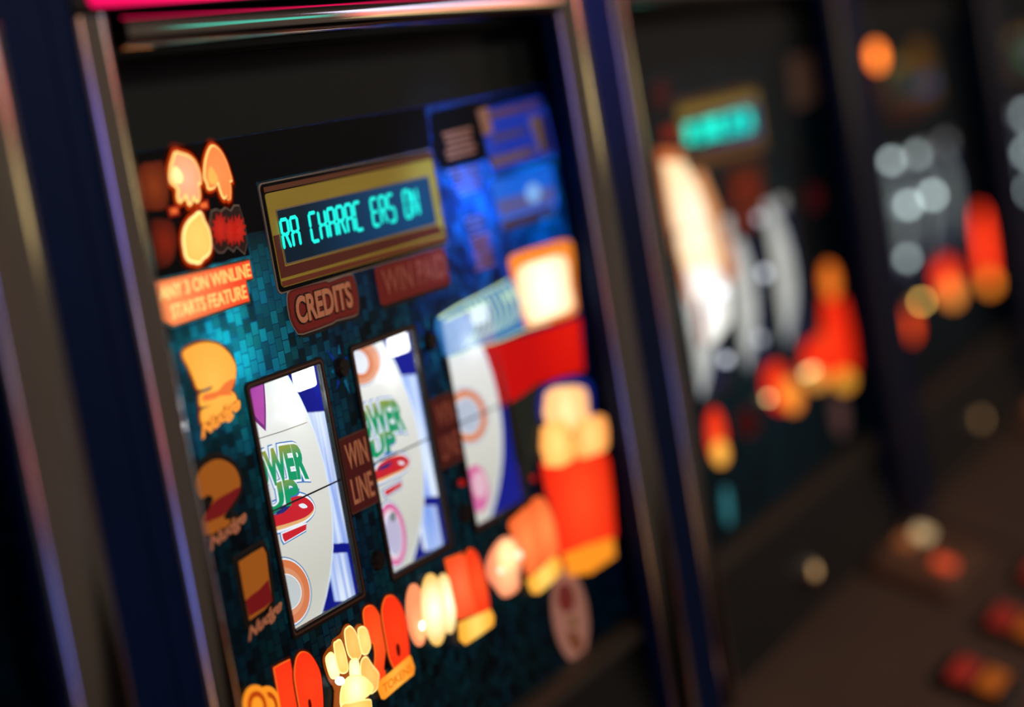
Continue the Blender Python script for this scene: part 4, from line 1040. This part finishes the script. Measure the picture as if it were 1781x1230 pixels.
def third_machine():
    M = new_machine(2, 'third fruit machine along, showing a round orange lamp above pale reels and red lamps')
    shell(M, lit('sign_dark', (30, 26, 30), s=0.3)); artwork_panel(M, ART)
    display(M, 'RA CHARACTERS ON', lit('vfd_dim', (40, 60, 40), s=0.4))
    for i in range(3): reel_bay(M, i, lit('reel_strip_dim', (150, 160, 156), s=0.55), (lit('bay_side_dim', (30, 34, 70), s=0.5), None), BEZEL, lit('bulb_dim', (190, 188, 180), s=0.7))
    spot(M, 'orange_lens', ell(1524, 98, 9, 21, -0.12), (255, 140, 50), (255, 90, 24), 4.0, r=0.03)
    spot(M, 'amber_patch', ell(1594, 105, 24, 36), (120, 76, 14), (50, 36, 10), 0.6, -0.0024, r=0.05)
    spot(M, 'green_patch', ell(1572, 150, 14, 16), (20, 60, 36), None, 0.5, -0.0030)
    spot(M, 'dim_lens', ell(1522, 150, 10, 18), (70, 16, 12), None, 0.6)
    spot(M, 'dim_lens', ell(1570, 192, 40, 14, -0.2), (56, 22, 12), None, 0.6, -0.0030)
    for x, y, s in ((1546, 280, 1.6), (1590, 270, 1.0), (1576, 357, 2.0), (1618, 340, 2.2), (1574, 450, 1.2)):
        spot(M, 'white_lamp', ell(x, y, 5, 7), (205, 225, 225), None, s * 3.2, -0.0022)
    spot(M, 'amount_lens', ell(1580, 565, 12, 28, -0.2), (255, 100, 30), (235, 50, 14), 1.7)
    spot(M, 'amount_lens', ell(1646, 482, 18, 34, -0.15), (255, 90, 30), (240, 40, 16), 1.8)
    spot(M, 'amount_lens', ell(1654, 510, 12, 20, -0.15), (255, 150, 60), None, 1.8, -0.0008)
    spot(M, 'amount_lens', ell(1712, 430, 8, 70, -0.12), (255, 60, 26), (245, 44, 18), 3.0, r=0.1)
    spot(M, 'amount_lens', ell(1720, 492, 9, 14, -0.12), (255, 140, 40), None, 2.4, -0.0008)
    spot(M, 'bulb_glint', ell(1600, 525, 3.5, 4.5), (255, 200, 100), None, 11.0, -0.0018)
    return M

def fourth_machine():
    M = new_machine(3, 'farthest fruit machine at the right edge of the picture, with pale round lamps')
    shell(M, lit('sign_dark', (30, 26, 30), s=0.3)); artwork_panel(M, ART)
    display(M, 'RA CHARACTERS ON', lit('vfd_dim', (40, 60, 40), s=0.4))
    for i in range(3): reel_bay(M, i, lit('reel_strip_dim', (150, 160, 156), s=0.55), (lit('bay_side_dim', (30, 34, 70), s=0.5), None), BEZEL, lit('bulb_dim', (190, 188, 180), s=0.7))
    for x, y, s in ((1763, 207, 1.6), (1782, 200, 1.4), (1786, 265, 2.0), (1786, 332, 1.8)):
        spot(M, 'white_lamp', ell(x, y, 4.5, 6.5), (205, 225, 230), None, s * 3.2, -0.0022)
    spot(M, 'green_patch', ell(1786, 100, 8, 12), (20, 130, 80), None, 0.9, -0.0030)
    spot(M, 'dim_lens', ell(1778, 430, 8, 46), (120, 66, 26), None, 0.7, -0.0024)
    return M

def left_machine():
    M = new_machine(-1, 'fruit machine cut off at the left edge with only its right chrome post showing')
    shell(M, PINKSIGN); artwork_panel(M, ART)
    display(M, 'RA CHARACTERS ON', VFD)
    for i in range(3): reel_bay(M, i, lit('reel_strip_dim', (150, 160, 156), s=0.55), (lit('bay_side_dim', (30, 34, 70), s=0.5), None), BEZEL, lit('bulb_dim', (190, 188, 180), s=0.7))
    return M

focus_machine()
second_machine()
third_machine()
fourth_machine()
left_machine()

# spots added to tint the laminate between the machines
for x, c, e in ((0.427, (0.0, 0.14, 1.0), 3.5), (-0.140, (0.02, 0.9, 0.75), 0.35), (0.993, (0.03, 0.2, 1.0), 0.5)):
    ld = bpy.data.lights.new('laminate_tint_spot', 'SPOT'); ld.energy = e; ld.color = c; ld.spot_size = math.radians(24); ld.spot_blend = 1.0; ld.shadow_soft_size = 0.008
    lo = bpy.data.objects.new('laminate_tint_spot', ld); lo.location = (x, -0.20, ZB + 0.50); COL.objects.link(lo); aim(lo, (x, -0.03, ZB + 0.27))
